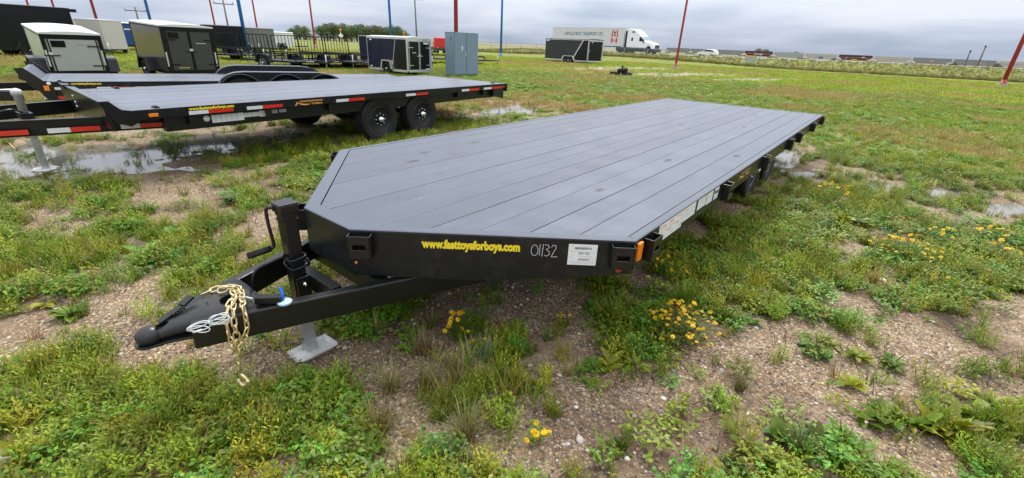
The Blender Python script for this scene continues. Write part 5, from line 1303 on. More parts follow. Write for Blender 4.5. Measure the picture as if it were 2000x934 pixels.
m = MB(); m.add([(-.112, Y0+2.580, 2.0), (-.112, Y0+3.397, 2.0), (-.112, Y0+3.251, 2.35), (-.112, Y0+2.924, 2.66), (-.112, Y0+2.580, 2.66)], [(0, 1, 2, 3, 4)]); m.build('door_window', 'window_dark', cab)
m = MB(); m.box(-.118, -.108, Y0+.95, Y0+1.290, 2.0, 2.55); m.build('sleeper_window', 'window_dark', cab)
m = MB(); m.box(-.118, -.108, Y0+0.989, Y0+1.505, 3.32, 3.55); m.build('roof_window', 'window_dark', cab)
m = MB(); m.add([(-2.2, Y0+3.027, 2.80), (-.27, Y0+3.027, 2.80), (-.27, Y0+3.595, 2.19), (-2.2, Y0+3.595, 2.19)], [(0, 1, 2, 3)]); m.xf = None
for i, v in enumerate(m.v): m.v[i] = (v[0], v[1]+.012, v[2]+.012)
m.build('windscreen', 'windscreen', cab)
m = MB(); m.box(-.07, .10, Y0+3.440, Y0+3.543, 1.75, 2.35); m.build('mirror', 'skirt_dark', cab)
m = MB(); m.box(-1.95, -.55, Y0+5.594, Y0+5.624, .95, 1.5); m.build('grille', 'skirt_dark', cab)
m = MB(); m.box(-.50, -.125, Y0+5.246, Y0+5.470, 1.22, 1.42); m.build('headlight', 'label_white', cab)
disc_wheel(tk, (-.10, Y0+4.541, .52), .52, .32, 1, rim='rim_white', lugs=0, n=20); disc_wheel(tk, (-2.36, Y0+4.541, .52), .52, .32, -1, rim='rim_white', lugs=0, n=20)
for y in (-1.3, .1): disc_wheel(tk, (-.16, Y0+y, .52), .52, .5, 1, rim='rim_white', lugs=0, n=20); disc_wheel(tk, (-2.36, Y0+y, .52), .52, .5, -1, rim='rim_white', lugs=0, n=20)
# second, red tractor seen over the low trailer
p = OND(873, 90, 64); rc = thing('red_truck', (p[0], p[1], 0), -math.radians(-40+90), 'red truck cab peeking out left of the electrical cabinet', 'truck')
rc.rotation_euler = (0, 0, -math.radians(-55))
prof2 = [(0, .7), (0, 1.9), (.15, 2.0), (.9, 2.0), (1.35, 1.55), (2.3, 1.38), (2.5, 1.1), (2.5, .7)]
m = MB(); m.prism([(0, y, z) for y, z in prof2], (-1.6, 0, 0), (0, 0, 0)); cb2 = m.build('cab', 'flag_red', rc, bevel=.08)
m = MB(); m.box(.001, .01, .35, .95, 1.45, 1.85); m.build('door_window', 'window_dark', cb2)
m = MB(); m.box(-1.55, -.05, -2.2, 2.3, .45, .69); m.build('chassis', 'bogie_dark', rc)
for y in (1.9, -1.4): disc_wheel(rc, (-.02, y, .42), .42, .3, 1, lugs=0, n=16); disc_wheel(rc, (-1.58, y, .42), .42, .3, -1, lugs=0, n=16)

# ------------------------------------------------------------------ white car
ca = OND(1383.5, 100, 122); cz = float(CAM[2]-7.0*113/865)-.02
cv = thing('white_car', (ca[0], ca[1], cz), -math.radians(-82), 'white hatchback car driving left on the highway beyond the fence', 'car')
CP = [(-2.25, .32), (-2.3, .75), (-2.15, 1.05), (-1.7, 1.48), (-1.1, 1.60), (.1, 1.58), (.75, 1.35), (1.2, 1.02), (2.0, .88), (2.3, .68), (2.32, .34)]
m = MB(); m.prism([(0, y, z) for y, z in CP], (-.9, 0, 0), (.9, 0, 0)); bd = m.build('body', 'truck_white', cv, bevel=.12)
for sx in (-1, 1):
    m = MB(); x = sx*.905; m.add([(x, -1.75, 1.08), (x, .95, 1.08), (x, .45, 1.40), (x, 0, 1.50), (x, -1.1, 1.50), (x, -1.55, 1.38)], [list(range(6))]); m.build('side_window', 'window_dark', bd)
    for y in (-1.4, 1.42): disc_wheel(cv, (sx*.90, y, .33), .33, .22, sx, rim='galvanised', lugs=0, n=16)
m = MB(); m.add([(-.75, 1.22, 1.06), (.75, 1.22, 1.06), (.70, .74, 1.40), (-.70, .74, 1.40)], [(0, 1, 2, 3)]); m.build('windscreen', 'window_dark', bd)
m = MB(); m.box(.60, .86, 2.18, 2.30, .66, .76); m.build('headlight', 'label_white', bd); m = MB(); m.box(.70, .88, -2.29, -2.22, .80, 1.0); m.build('tail_lamp', 'lamp_red', bd)
m = MB(); ppos = OND(1383.5, 104, 122)

# ------------------------------------------------------------------ grain train
TA, TB = Vector(OND(1454, 100, 384)), Vector(OND(1948, 122, 384)); TA.z = TB.z = 0
tdv = (TB-TA)/7.0; tl = tdv.length; tt = tdv.normalized(); tth = math.atan2(tt.y, tt.x)
def hopper(i, material, label, extra=None):
    base = TA+tdv*(i+.5); top = 3.95
    o = thing('hopper_car', (base.x, base.y, -.35), tth, label, 'railcar', 'grain hopper cars of the train')
    h = tl/2-.55
    side = [(-h, top), (h, top), (h, 2.75), (h-2.4, .95), (-h+2.4, .95), (-h, 2.75)]
    m = MB(); ya, yb = -1.55, 1.55
    m.prism([(x, 0, z) for x, z in side], (0, ya, 0), (0, yb, 0)); b_ = m.build('body', material, o)
    m = MB(); m.box(-h+.1, h-.1, -.5, .5, top+.005, top+.16); m.build('roof_walkway', material, o)
    m = MB(); m.box(-h, h, ya-.06, ya-.002, top-.22, top-.02); m.build('top_chord', material, b_)
    for k in range(11):
        x = -h+1.0+(2*h-2.0)*k/10; z0 = .98 if abs(x) < h-2.4 else .98+(abs(x)-(h-2.4))*.75
        m = MB(); m.box(x-.05, x+.05, ya-.07, ya-.003, z0, top-.225); m.build('side_rib', material, b_)
    for sx in (-1, 1):
        m = MB(); m.box(sx*(h-.1)-.25, sx*(h-.1)+.25, -1.2, 1.2, .95, 1.25); m.box(sx*(h-1.3)-1.25, sx*(h-1.3)+1.25, -1.15, 1.15, .40, .80)
        m.box(sx*(tl/2-.15)-.4, sx*(tl/2-.15)+.4, -.2, .2, .8, 1.05); m.build('bogie', 'bogie_dark', o)
        for dx in (-.85, .85):
            m = MB(); m.xf = Matrix.Translation((sx*(h-1.3)+dx, 0, .45)); m.lathe([(.45, -1.2), (.45, -1.05), (.1, -1.0), (.1, 1.0), (.45, 1.05), (.45, 1.2)], 14, 'y'); m.build('wheel_set', 'bogie_dark', o)
        m = MB()
        for z in (1.4, 1.9, 2.4): m.box(sx*(h+.02)-.03, sx*(h+.02)+.03, ya, ya+.5, z, z+.05)
        m.build('ladder', material, o)['kind'] = 'stuff'
    return o, b_, ya
cars = [(-3, 'hopper_grey', 'grey hopper railcar showing just right of the semi truck cab'), (-2, 'hopper_grey', 'grey hopper railcar left of the red pole, third left of the maroon one'), (-1, 'hopper_grey', 'grey hopper railcar directly behind the white car'),
        (0, 'hopper_maroon', 'maroon hopper railcar with white script lettering'), (1, 'hopper_pale', 'pale green hopper railcar right of the scripted maroon one'), (2, 'hopper_cream', 'cream hopper railcar with a blue patch low on its side'),
        (3, 'hopper_maroon', 'maroon hopper railcar with small yellow and white numbers'), (4, 'hopper_cream', 'clean cream hopper railcar right of the numbered maroon one'), (5, 'hopper_grey', 'grey hopper railcar right of the clean cream one, left of the slanting posts'),
        (6, 'hopper_grey', 'grey hopper railcar behind the two slanting trackside posts'), (7, 'hopper_cream', 'beige hopper railcar behind the red pole at the right edge')]
for i, mt_, lab in cars:
    o, b_, ya = hopper(i, mt_, lab)
    if i == 0: text('script_lettering', 'Canada', 2.0, 'label_white', b_, frame3((-2.4, ya-.075, 1.75), (1, 0, 0), (0, 0, 1)), bold=.02, width=5.4, extrude=.003, shear=.3)
    if i == 2:
        m = MB(); m.box(-.9, 1.6, ya-.09, ya-.072, 1.0, 2.3); m.build('painted_patch', 'pole_blue', b_)
    if i == 3:
        m = MB()
        for x, z, w in ((3.4, 2.6, .5), (4.0, 2.6, .5), (4.6, 2.6, .4)): m.box(x, x+w, ya-.085, ya-.072, z, z+.55)
        m.build('car_number', 'label_white', b_)['kind'] = 'stuff'
        m = MB(); m.box(-1.8, 1.2, ya-.085, ya-.072, 1.35, 1.7); m.box(6.2, 6.6, ya-.085, ya-.072, 1.3, 1.9); m.build('stencil', 'decal_yellow', b_)['kind'] = 'stuff'
    if i in (5, 6):
        m = MB(); x = -.8 if i == 5 else 1.5; m.box(x, x+1.8, ya-.085, ya-.072, 1.9, 2.8); m.build('herald_patch', 'decal_tan', b_)

m = MB(); n_ = Vector((-tt.y, tt.x, 0)); a, b_ = TA-tdv*9, TA+tdv*14
m.hexa([a-n_*3.4+Vector((0,0,-1.2)), b_-n_*3.4+Vector((0,0,-1.2)), b_+n_*3.4+Vector((0,0,-1.2)), a+n_*3.4+Vector((0,0,-1.2))], [a-n_*2+Vector((0,0,.04)), b_-n_*2+Vector((0,0,.04)), b_+n_*2+Vector((0,0,.04)), a+n_*2+Vector((0,0,.04))])
o = m.build('railway_bed', 'ballast'); tag(o, 'dark ballast bed under the train', kind='structure')
# ------------------------------------------------------------------ far buildings
p = OND(519, 85, 210); o = thing('tan_building', (p[0], p[1], 0), -bearing(519, 85), 'low tan building on the skyline beside the white field trailer', 'building')
m = MB(); m.box(-4, 4.2, 0, 9, 0, 1.6); m.build('wall', 'shed_tan', o)
m = MB(); m.prism([(0, -.3, 1.6), (0, 9.3, 1.6), (0, 4.5, 2.3)], (-4.3, 0, 0), (4.5, 0, 0)); m.build('roof', 'shed_tan', o)
for px, d_, w_, lab in ((588, 190, 6.5, 'low white farmhouse with grey roof on the skyline left of the tree belt'), (610, 205, 5, 'smaller white shed on the skyline touching the left end of the tree belt')):
    p = OND(px, 82, d_); o = thing('farm_building', (p[0], p[1], -.5), -bearing(px, 82), lab, 'building')
    m = MB(); m.box(-w_/2, w_/2, 0, 6, 0, 1.35); wl = m.build('wall', 'white_paint', o)
    m = MB(); m.prism([(-w_/2-.3, 0, 1.35), (w_/2+.3, 0, 1.35), (0, 0, 2.3)], (0, -.3, 0), (0, 6.3, 0)); m.build('roof', 'galvanised', o)
    for x in (-w_*.3, w_*.15):
        m = MB(); m.box(x, x+.9, -.04, -.003, .5, 1.1); m.build('window', 'window_dark', wl)

# ------------------------------------------------------------------ trees on the skyline
def tree_meshes(seed, h, w, nleaf, ls):
    r_ = np.random.default_rng(seed)
    m = MB(); th = h*.30
    m.tube([(0, 0, -.3), (r_.normal()*.05, 0, th), (r_.normal()*.15, r_.normal()*.15, h*.75)], [w*.045, w*.03, w*.008], 7)
    nc = 13; cen = []
    for k in range(nc):
        a = 2*PI*k/nc + r_.uniform(-.3, .3); rr = r_.uniform(.14, .40)*w; z = h*r_.uniform(.16, .84)
        if z > h*.7: rr *= .6
        c = Vector((math.cos(a)*rr, math.sin(a)*rr, z)); cen.append((c, r_.uniform(.19, .29)*w))
        m.tube([(0, 0, th*.9), tuple(c*.5+Vector((0, 0, th*.5))), tuple(c)], [w*.018, w*.012, w*.004], 5)
    cen.append((Vector((0, 0, h*.86)), .17*w)); cen.append((Vector((0, 0, h*.6)), .27*w))
    tr = m.mesh('trunk', 'bark')
    V = []; F = []; T = []
    per = nleaf//len(cen)
    for c, r0 in cen:
        g = r_.uniform(.75, 1.2)
        for k in range(per):
            d = r_.normal(size=3); d /= np.linalg.norm(d); q = np.array(c)+d*r0*r_.uniform(.45, 1.08)*np.array([1.1, 1.1, .85])
            n_ = d+r_.normal(size=3)*.6; n_ /= np.linalg.norm(n_); u = np.cross(n_, r_.normal(size=3)); u /= np.linalg.norm(u); v = np.cross(n_, u); s_ = ls*r_.uniform(.6, 1.3)
            i = len(V); V += [q-u*s_, q-v*s_*.6, q+u*s_, q+v*s_*.6]; F.append((i, i+1, i+2, i+3))
            cc_ = np.array([.085, .130, .034])*g*r_.uniform(.75, 1.3); T += [cc_]*4
    me = bpy.data.meshes.new('crown'); me.from_pydata([tuple(v) for v in V], [], F); me.materials.append(MATS['tree_leaf'])
    at = me.attributes.new('tint', 'FLOAT_COLOR', 'POINT'); at.data.foreach_set('color', np.concatenate([np.array(T), np.ones((len(T), 1))], 1).ravel())
    return tr, me
TREES = [tree_meshes(s_, 6.6, 6.8, 2000, .19) for s_ in (1, 2, 3)]
def tree(px, py, d_, label, group, s=1.0, z=-.2, k=None):
    p = OND(px, py, d_); tr, cr_ = TREES[random.randrange(3) if k is None else k]
    o = thing('broadleaf_tree', (p[0], p[1], z), random.uniform(0, 6), label, 'tree', group); o.scale = (s*random.uniform(.95, 1.15), s*random.uniform(.95, 1.15), s*random.uniform(.92, 1.05))
    inst('trunk', tr, o); inst('crown', cr_, o)
belt = [(628, 176), (640, 181), (652, 177), (663, 183), (675, 178), (687, 184), (698, 178), (710, 182), (721, 177), (733, 184), (744, 179), (755, 183), (766, 178), (777, 182), (787, 179)]
BN = ['leftmost low tree ending the dense belt left of the orange marker post', 'second tree from the left end of the dense belt', 'belt tree left of the orange marker post with white diamond', 'belt tree touching the left of the orange marker post',
      'belt tree touching the right of the orange marker post', 'belt tree over the half hidden silver-fronted trailer, left of its corner', 'belt tree over the corner of the silver-fronted trailer', 'belt tree above the front end of the navy trailer roof',
      'belt tree midway along the navy trailer roof', 'belt tree left of the slim blue pole, second away', 'belt tree just left of the slim blue pole', 'belt tree directly behind the slim blue pole', 'belt tree just right of the slim blue pole',
      'second last tree at the right end of the dense belt', 'rightmost low tree ending the dense belt over the navy trailer roof']
for i, (px, d_) in enumerate(belt):
    tree(px, 80, d_, BN[i], 'trees of the dense skyline belt', s=.90 if i not in (0, 14) else .74)
for px, d_, s_, w_ in ((572, 178, .58, 'shortest, leftmost'), (586, 180, .72, 'middle'), (598, 176, .70, 'rightmost')):
    tree(px, 80, d_, w_+' tree of the loose clump left of the dense tree belt', 'trees of the loose clump beside the farmhouse', s=s_)
for px, py, w, z, lab in ((1484, 98, 1.0, 0, 'left half of the round tree pair rising behind the scripted maroon railcar'), (1498, 98, .95, 0, 'right half of the round tree pair rising behind the scripted maroon railcar'), (1554, 101, .95, -.6, 'small round tree top over the pale green railcar'),
                       (1629, 104, .7, -.3, 'tiny tree top over the cream railcar with blue patch'), (1731, 110, .75, -.6, 'tiny tree top left over the clean cream railcar'), (1871, 117, .7, -.4, 'tiny tree top over the joint of the two grey railcars'), (1949, 120, .7, -.3, 'tiny tree top over the beige railcar by the right red pole')):
    tree(px, py, 540, lab, 'trees far behind the train', s=w*1.9, z=z-5.2)

# ------------------------------------------------------------------ ground plants
class LM:
    """leaf mesh with a colour per vertex"""
    def __init__(s, seed): s.v = []; s.f = []; s.c = []; s.r = np.random.default_rng(seed)
    def blade(s, base, dirv, L, w, bend, c0, c1, seg=3):
        r = s.r; d = np.array(dirv, float); d /= np.linalg.norm(d); side = np.cross(d, (0, 0, 1.0)); n = np.linalg.norm(side)
        side = side/n if n > 1e-3 else np.array([1.0, 0, 0])
        a = r.uniform(-.6, .6); up = np.cross(side, d); side = side*math.cos(a)+up*math.sin(a)
        out = np.array([d[0], d[1], 0]); out = out/(np.linalg.norm(out)+1e-6)
        p = np.array(base, float); i0 = len(s.v)
        for k in range(seg+1):
            u = k/seg; ww = w*(1-u**1.6)*.5+.0001
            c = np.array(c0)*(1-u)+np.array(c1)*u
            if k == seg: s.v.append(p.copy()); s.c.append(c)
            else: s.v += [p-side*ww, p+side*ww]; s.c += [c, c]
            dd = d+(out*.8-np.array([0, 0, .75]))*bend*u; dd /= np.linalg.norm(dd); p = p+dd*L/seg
        for k in range(seg-1): s.f.append((i0+2*k, i0+2*k+1, i0+2*k+3, i0+2*k+2))
        s.f.append((i0+2*seg-2, i0+2*seg-1, i0+2*seg))
    def leaf(s, base, dirv, L, w, c, fold=.25, droop=.2, wide=.5):
        d = np.array(dirv, float); d /= np.linalg.norm(d); side = np.cross(d, (0, 0, 1.0)); n = np.linalg.norm(side)
        side = side/n if n > 1e-3 else np.array([1.0, 0, 0]); up = np.cross(side, d)
        p = np.array(base, float); i = len(s.v); m_ = p+d*L*wide
        s.v += [p, m_+side*w*.5+up*fold*w*.5, p+d*L-np.array([0, 0, droop*L]), m_-side*w*.5+up*fold*w*.5, m_]
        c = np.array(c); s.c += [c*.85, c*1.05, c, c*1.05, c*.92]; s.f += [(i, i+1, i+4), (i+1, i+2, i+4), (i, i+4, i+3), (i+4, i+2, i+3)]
    def broad(s, base, dirv, L, w, c, arch=.5, lobes=0):
        """larger leaf in four segments with midrib fold and an arching blade"""
        d = np.array(dirv, float); d /= np.linalg.norm(d); side = np.cross(d, (0, 0, 1.0)); side /= (np.linalg.norm(side)+1e-6)
        p = np.array(base, float); i0 = len(s.v); N_ = 6 if not lobes else 9
        prof_ = [math.sin(PI*min(1, (k/N_)*.92+.04))**.8 for k in range(N_+1)]
        c = np.array(c)
        for k in range(N_+1):
            u = k/N_; ww = w*.5*prof_[k]*(1 if k < N_ else .12)
            if k == 0: ww = w*.07
            if lobes and k % 2 == 1: ww *= .68
            fold = np.array([0, 0, 1.0])*ww*.35
            wv_ = s.r.uniform(-.08, .08)*w
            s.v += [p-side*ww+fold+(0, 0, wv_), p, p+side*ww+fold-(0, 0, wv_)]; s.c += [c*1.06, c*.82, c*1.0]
            dd = d-np.array([0, 0, 1.0])*arch*u; dd /= np.linalg.norm(dd); p = p+dd*L/N_
        for k in range(N_):
            a = i0+3*k; s.f += [(a, a+1, a+4, a+3), (a+1, a+2, a+5, a+4)]
    def mesh(s, name, material):
        me = bpy.data.meshes.new(name); me.from_pydata([tuple(v) for v in s.v], [], s.f); me.materials.append(MATS[material])
        at = me.attributes.new('tint', 'FLOAT_COLOR', 'POINT'); c = np.array(s.c); at.data.foreach_set('color', np.concatenate([c, np.ones((len(c), 1))], 1).ravel().astype(np.float32))
        me.polygons.foreach_set('use_smooth', np.ones(len(me.polygons), bool)); return me
GREEN = np.array([.112, .225, .014]); LIME = np.array([.265, .340, .018]); BLUEG = np.array([.130, .205, .075]); STRAW = np.array([.44, .35, .14]); RUST = np.array([.26, .105, .03]); DARKG = np.array([.040, .095, .016])
def rdir(r, tilt):
    a = r.uniform(0, 2*PI); t_ = abs(r.normal(0, tilt)); return np.array([math.sin(t_)*math.cos(a), math.sin(t_)*math.sin(a), math.cos(t_)])
def p_grass(seed, n, spread, L0, L1, w, tilt, bend, c0, c1, dry=0.0):
    m = LM(seed); r = m.r
    for k in range(n):
        a = r.uniform(0, 2*PI); rr = spread*math.sqrt(r.uniform()); d = rdir(r, tilt); d[:2] += np.array([math.cos(a), math.sin(a)])*rr/spread*tilt*.5
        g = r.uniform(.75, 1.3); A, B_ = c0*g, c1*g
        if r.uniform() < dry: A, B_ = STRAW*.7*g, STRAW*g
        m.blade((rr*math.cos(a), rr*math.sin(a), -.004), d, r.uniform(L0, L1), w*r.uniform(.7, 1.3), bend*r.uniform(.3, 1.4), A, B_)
    return m.mesh('grass_tuft', 'blade')
def p_smallleaf(seed, nst, R_, H_, nl, L, w, c, up=.5):
    m = LM(seed); r = m.r
    for k in range(nst):
        a = r.uniform(0, 2*PI); rr = R_*math.sqrt(r.uniform()); tip = np.array([rr*math.cos(a), rr*math.sin(a), H_*r.uniform(.45, 1.0)*(1.1-.5*rr/R_)])
        base = np.array([tip[0]*.35, tip[1]*.35, 0]); m.blade(base, tip-base, np.linalg.norm(tip-base), .0022, .0, c*.7, c*.9, 2)
        for j in range(nl):
            u = r.uniform(.35, 1.0); p = base+(tip-base)*u; aa = r.uniform(0, 2*PI); g = r.uniform(.7, 1.35)
            m.leaf(p, (math.cos(aa), math.sin(aa), r.uniform(-.1, up)), L*r.uniform(.7, 1.25), w*r.uniform(.8, 1.2), c*g, droop=r.uniform(0, .35))
    return m.mesh('leafy_weed', 'leaf')
def p_feather(seed, nst, R_, H_, nl, L, w, c):
    m = LM(seed); r = m.r
    for k in range(nst):
        a = r.uniform(0, 2*PI); rr = R_*.5*math.sqrt(r.uniform()); base = np.array([rr*math.cos(a), rr*math.sin(a), 0]); d = rdir(r, .5); H1 = H_*r.uniform(.6, 1.1)
        m.blade(base, d, H1, .003, .15, c*.8, c, 3)
        for j in range(nl):
            u = j/nl; aa = j*2.4+r.uniform(-.4, .4); g = r.uniform(.8, 1.3)
            m.leaf(base+d*H1*u*.95, (math.cos(aa), math.sin(aa), .55+.5*u), L*r.uniform(.7, 1.2)*(1.1-.45*u), w, c*g, droop=.1)
    return m.mesh('feathery_weed', 'leaf')
def proto(me): return bpy.data.objects.new('plant_source', me)
PR = {}
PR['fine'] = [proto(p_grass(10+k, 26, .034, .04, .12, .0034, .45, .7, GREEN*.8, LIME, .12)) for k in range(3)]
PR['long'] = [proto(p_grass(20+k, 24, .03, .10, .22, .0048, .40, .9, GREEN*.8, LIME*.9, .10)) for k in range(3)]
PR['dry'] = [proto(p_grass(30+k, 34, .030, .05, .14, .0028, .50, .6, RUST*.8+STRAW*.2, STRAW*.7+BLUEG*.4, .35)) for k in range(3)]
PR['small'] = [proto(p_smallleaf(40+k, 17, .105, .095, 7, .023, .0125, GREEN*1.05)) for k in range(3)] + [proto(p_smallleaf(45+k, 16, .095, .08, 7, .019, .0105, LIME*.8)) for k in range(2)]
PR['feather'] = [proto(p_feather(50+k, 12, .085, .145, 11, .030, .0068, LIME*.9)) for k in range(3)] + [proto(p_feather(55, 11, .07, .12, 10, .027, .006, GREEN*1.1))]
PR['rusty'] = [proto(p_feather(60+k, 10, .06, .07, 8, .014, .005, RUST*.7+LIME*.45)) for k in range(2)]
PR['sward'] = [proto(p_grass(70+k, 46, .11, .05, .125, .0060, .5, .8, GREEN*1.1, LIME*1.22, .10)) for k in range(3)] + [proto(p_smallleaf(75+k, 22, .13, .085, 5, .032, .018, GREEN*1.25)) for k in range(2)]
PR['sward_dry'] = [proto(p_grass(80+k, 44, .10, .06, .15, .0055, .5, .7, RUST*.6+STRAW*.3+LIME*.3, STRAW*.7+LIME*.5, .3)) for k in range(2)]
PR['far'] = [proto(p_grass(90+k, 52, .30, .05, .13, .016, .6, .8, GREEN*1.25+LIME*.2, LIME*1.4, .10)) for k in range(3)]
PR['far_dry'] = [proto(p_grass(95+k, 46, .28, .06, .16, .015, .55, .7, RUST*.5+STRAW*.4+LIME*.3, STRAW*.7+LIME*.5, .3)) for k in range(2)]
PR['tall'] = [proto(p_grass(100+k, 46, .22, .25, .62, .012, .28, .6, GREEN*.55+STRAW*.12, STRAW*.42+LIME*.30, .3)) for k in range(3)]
def stone_mesh(seed):
    r = np.random.default_rng(seed); bm = bmesh.new(); bmesh.ops.create_icosphere(bm, subdivisions=2, radius=1.0)
    ax = r.uniform(.6, 1.1, 3); ax[2] *= .65; ph = r.uniform(0, 6, 6)
    for v in bm.verts:
        c = v.co.copy(); k = 1+.14*math.sin(2.2*c.x+ph[0])+.12*math.sin(2.6*c.y+ph[1])+.10*math.sin(3*c.z+ph[2]); v.co = Vector((c.x*ax[0]*k, c.y*ax[1]*k, c.z*ax[2]*k))
    me = bpy.data.meshes.new('pebble'); bm.to_mesh(me); bm.free(); me.materials.append(MATS['stone'])
    col = [(.36, .27, .18), (.26, .24, .22), (.43, .37, .30), (.20, .14, .11), (.33, .21, .15), (.52, .49, .44), (.13, .13, .14), (.38, .29, .17)][seed % 8]
    at = me.attributes.new('tint', 'FLOAT_COLOR', 'POINT'); n = len(me.vertices); at.data.foreach_set('color', np.tile(np.array([*col, 1.0], np.float32), n))
    me.polygons.foreach_set('use_smooth', np.ones(len(me.polygons), bool)); return me
def p_broad(seed, n, L, w, c, lobes, up):
    m = LM(seed); r = m.r
    for k in range(n):
        a = 2.4*k+r.uniform(-.3, .3); t_ = up*r.uniform(.3, 1.3); s_ = r.uniform(.6, 1.15); g = r.uniform(.75, 1.25)
        m.broad((r.normal(0, .012), r.normal(0, .012), 0), (math.cos(a)*math.cos(t_), math.sin(a)*math.cos(t_), math.sin(t_)), L*s_, w*s_, c*g, arch=.55, lobes=lobes)
    return m.mesh('broad_weed', 'leaf')
PR['broad'] = [proto(p_broad(120, 13, .095, .034, LIME*.75, 1, .75)), proto(p_broad(121, 12, .085, .042, GREEN*.95, 0, .6)), proto(p_broad(122, 14, .075, .026, GREEN*1.15, 1, .8)), proto(p_broad(123, 16, .055, .022, LIME*.85, 0, .9))]
PR['stones'] = [proto(stone_mesh(k)) for k in range(8)]

def scatter(name, protos, P, rot, scl, idx, label, cat):
    """one object whose points carry instances of the given source meshes"""
    cl = bpy.data.collections.new(name+'_sources')
    for k, o in enumerate(protos): cl.objects.link(o)
    me = bpy.data.meshes.new(name); me.vertices.add(len(P)); me.vertices.foreach_set('co', np.asarray(P, np.float32).ravel())
    a = me.attributes.new('rot', 'FLOAT_VECTOR', 'POINT'); a.data.foreach_set('vector', np.asarray(rot, np.float32).ravel())
    a = me.attributes.new('scl', 'FLOAT', 'POINT'); a.data.foreach_set('value', np.asarray(scl, np.float32))
    a = me.attributes.new('pick', 'INT', 'POINT'); a.data.foreach_set('value', np.asarray(idx, np.int32))
    o = bpy.data.objects.new(name, me); COL.objects.link(o); tag(o, label, cat, kind='stuff')
    ng = bpy.data.node_groups.new(name, 'GeometryNodeTree')
    ng.interface.new_socket('Geometry', in_out='INPUT', socket_type='NodeSocketGeometry'); ng.interface.new_socket('Geometry', in_out='OUTPUT', socket_type='NodeSocketGeometry')
    gi = ng.nodes.new('NodeGroupInput'); go = ng.nodes.new('NodeGroupOutput'); ip = ng.nodes.new('GeometryNodeInstanceOnPoints'); ci = ng.nodes.new('GeometryNodeCollectionInfo')
    ci.inputs['Collection'].default_value = cl; ci.inputs['Separate Children'].default_value = True; ci.inputs['Reset Children'].default_value = True
    def attr(nm, ty):
        n = ng.nodes.new('GeometryNodeInputNamedAttribute'); n.data_type = ty; n.inputs['Name'].default_value = nm; return n.outputs['Attribute']
    ng.links.new(gi.outputs[0], ip.inputs['Points']); ng.links.new(ci.outputs[0], ip.inputs['Instance']); ip.inputs['Pick Instance'].default_value = True
    ng.links.new(attr('pick', 'INT'), ip.inputs['Instance Index']); ng.links.new(attr('rot', 'FLOAT_VECTOR'), ip.inputs['Rotation']); ng.links.new(attr('scl', 'FLOAT'), ip.inputs['Scale'])
    ng.links.new(ip.outputs[0], go.inputs[0]); md = o.modifiers.new('scatter', 'NODES'); md.node_group = ng
    return o

# where weeds grow and where gravel stays bare (photo centre, half sizes, strength)
BLOB = [gblob(*p) for p in [
    # weedy
    (110, 520, 190, 40, 1.0), (40, 600, 110, 50, 1.0), (330, 510, 130, 34, .8), (270, 465, 100, 22, .6), (458, 396, 46, 13, .9), (470, 470, 80, 30, .6), (390, 575, 90, 40, .8), (150, 385, 120, 28, .9), (520, 350, 80, 16, .3),
    (130, 730, 130, 50, .9), (330, 745, 170, 60, 1.0), (600, 850, 230, 90, 1.1), (230, 880, 260, 70, 1.1), (60, 880, 130, 60, 1.1), (650, 740, 60, 50, .8), (440, 850, 150, 70, .9), (965, 735, 60, 46, .9), (560, 690, 60, 20, .5),
    (1235, 735, 70, 55, .9), (1200, 605, 90, 40, .7), (1440, 770, 70, 50, .8), (1335, 585, 90, 30, .8), (1480, 620, 70, 36, .8), (1420, 520, 150, 60, 1.0), (1560, 540, 120, 50, .7), (1590, 420, 150, 60, 1.0), (1480, 450, 110, 50, .9), (1360, 560, 70, 50, .6),
    (1640, 690, 110, 34, .8), (1780, 840, 150, 46, 1.0), (1700, 790, 60, 34, .8), (1950, 860, 60, 60, .8), (1590, 890, 100, 50, .8), (1790, 500, 160, 40, .7), (1930, 600, 80, 40, .6), (1900, 330, 140, 40, .9), (1740, 330, 110, 40, .8), (1960, 480, 80, 50, .6), (1940, 720, 60, 34, .5), (1780, 610, 70, 20, .5),
    (700, 650, 70, 30, .4), (830, 640, 60, 30, .4), (1040, 640, 50, 40, .5), (880, 880, 60, 30, .3), (470, 300, 260, 26, .5), (650, 300, 120, 30, .9), (260, 330, 150, 20, .4), (800, 285, 120, 24, .8),
    # bare
    (480, 725, 75, 34, -1.6), (420, 700, 60, 20, -.9),
    (230, 665, 150, 34, -1.1), (60, 650, 70, 34, -.6), (330, 420, 150, 24, -.7), (430, 352, 110, 18, -.7), (190, 470, 130, 18, -.8), (540, 690, 60, 30, -.4), (1260, 880, 260, 70, -1.3), (1000, 890, 110, 50, -1.0), (1150, 800, 120, 60, -1.0), (1560, 750, 110, 46, -1.1),
    (1530, 650, 70, 30, -.8), (1800, 690, 150, 40, -.9), (1880, 640, 110, 40, -.9), (1680, 620, 80, 24, -.7), (1850, 770, 110, 24, -.9), (1480, 860, 60, 46, -.7), (1650, 830, 60, 30, -.6), (930, 640, 150, 34, -.6), (1090, 700, 80, 40, -.7), (800, 800, 90, 60, -.5), (1640, 590, 60, 20, -.5),
    (590, 400, 60, 60, -.5), (640, 530, 60, 40, -.8), (150, 255, 200, 30, -.7), (260, 615, 110, 26, -.5), (1000, 560, 220, 30, -.7)]]
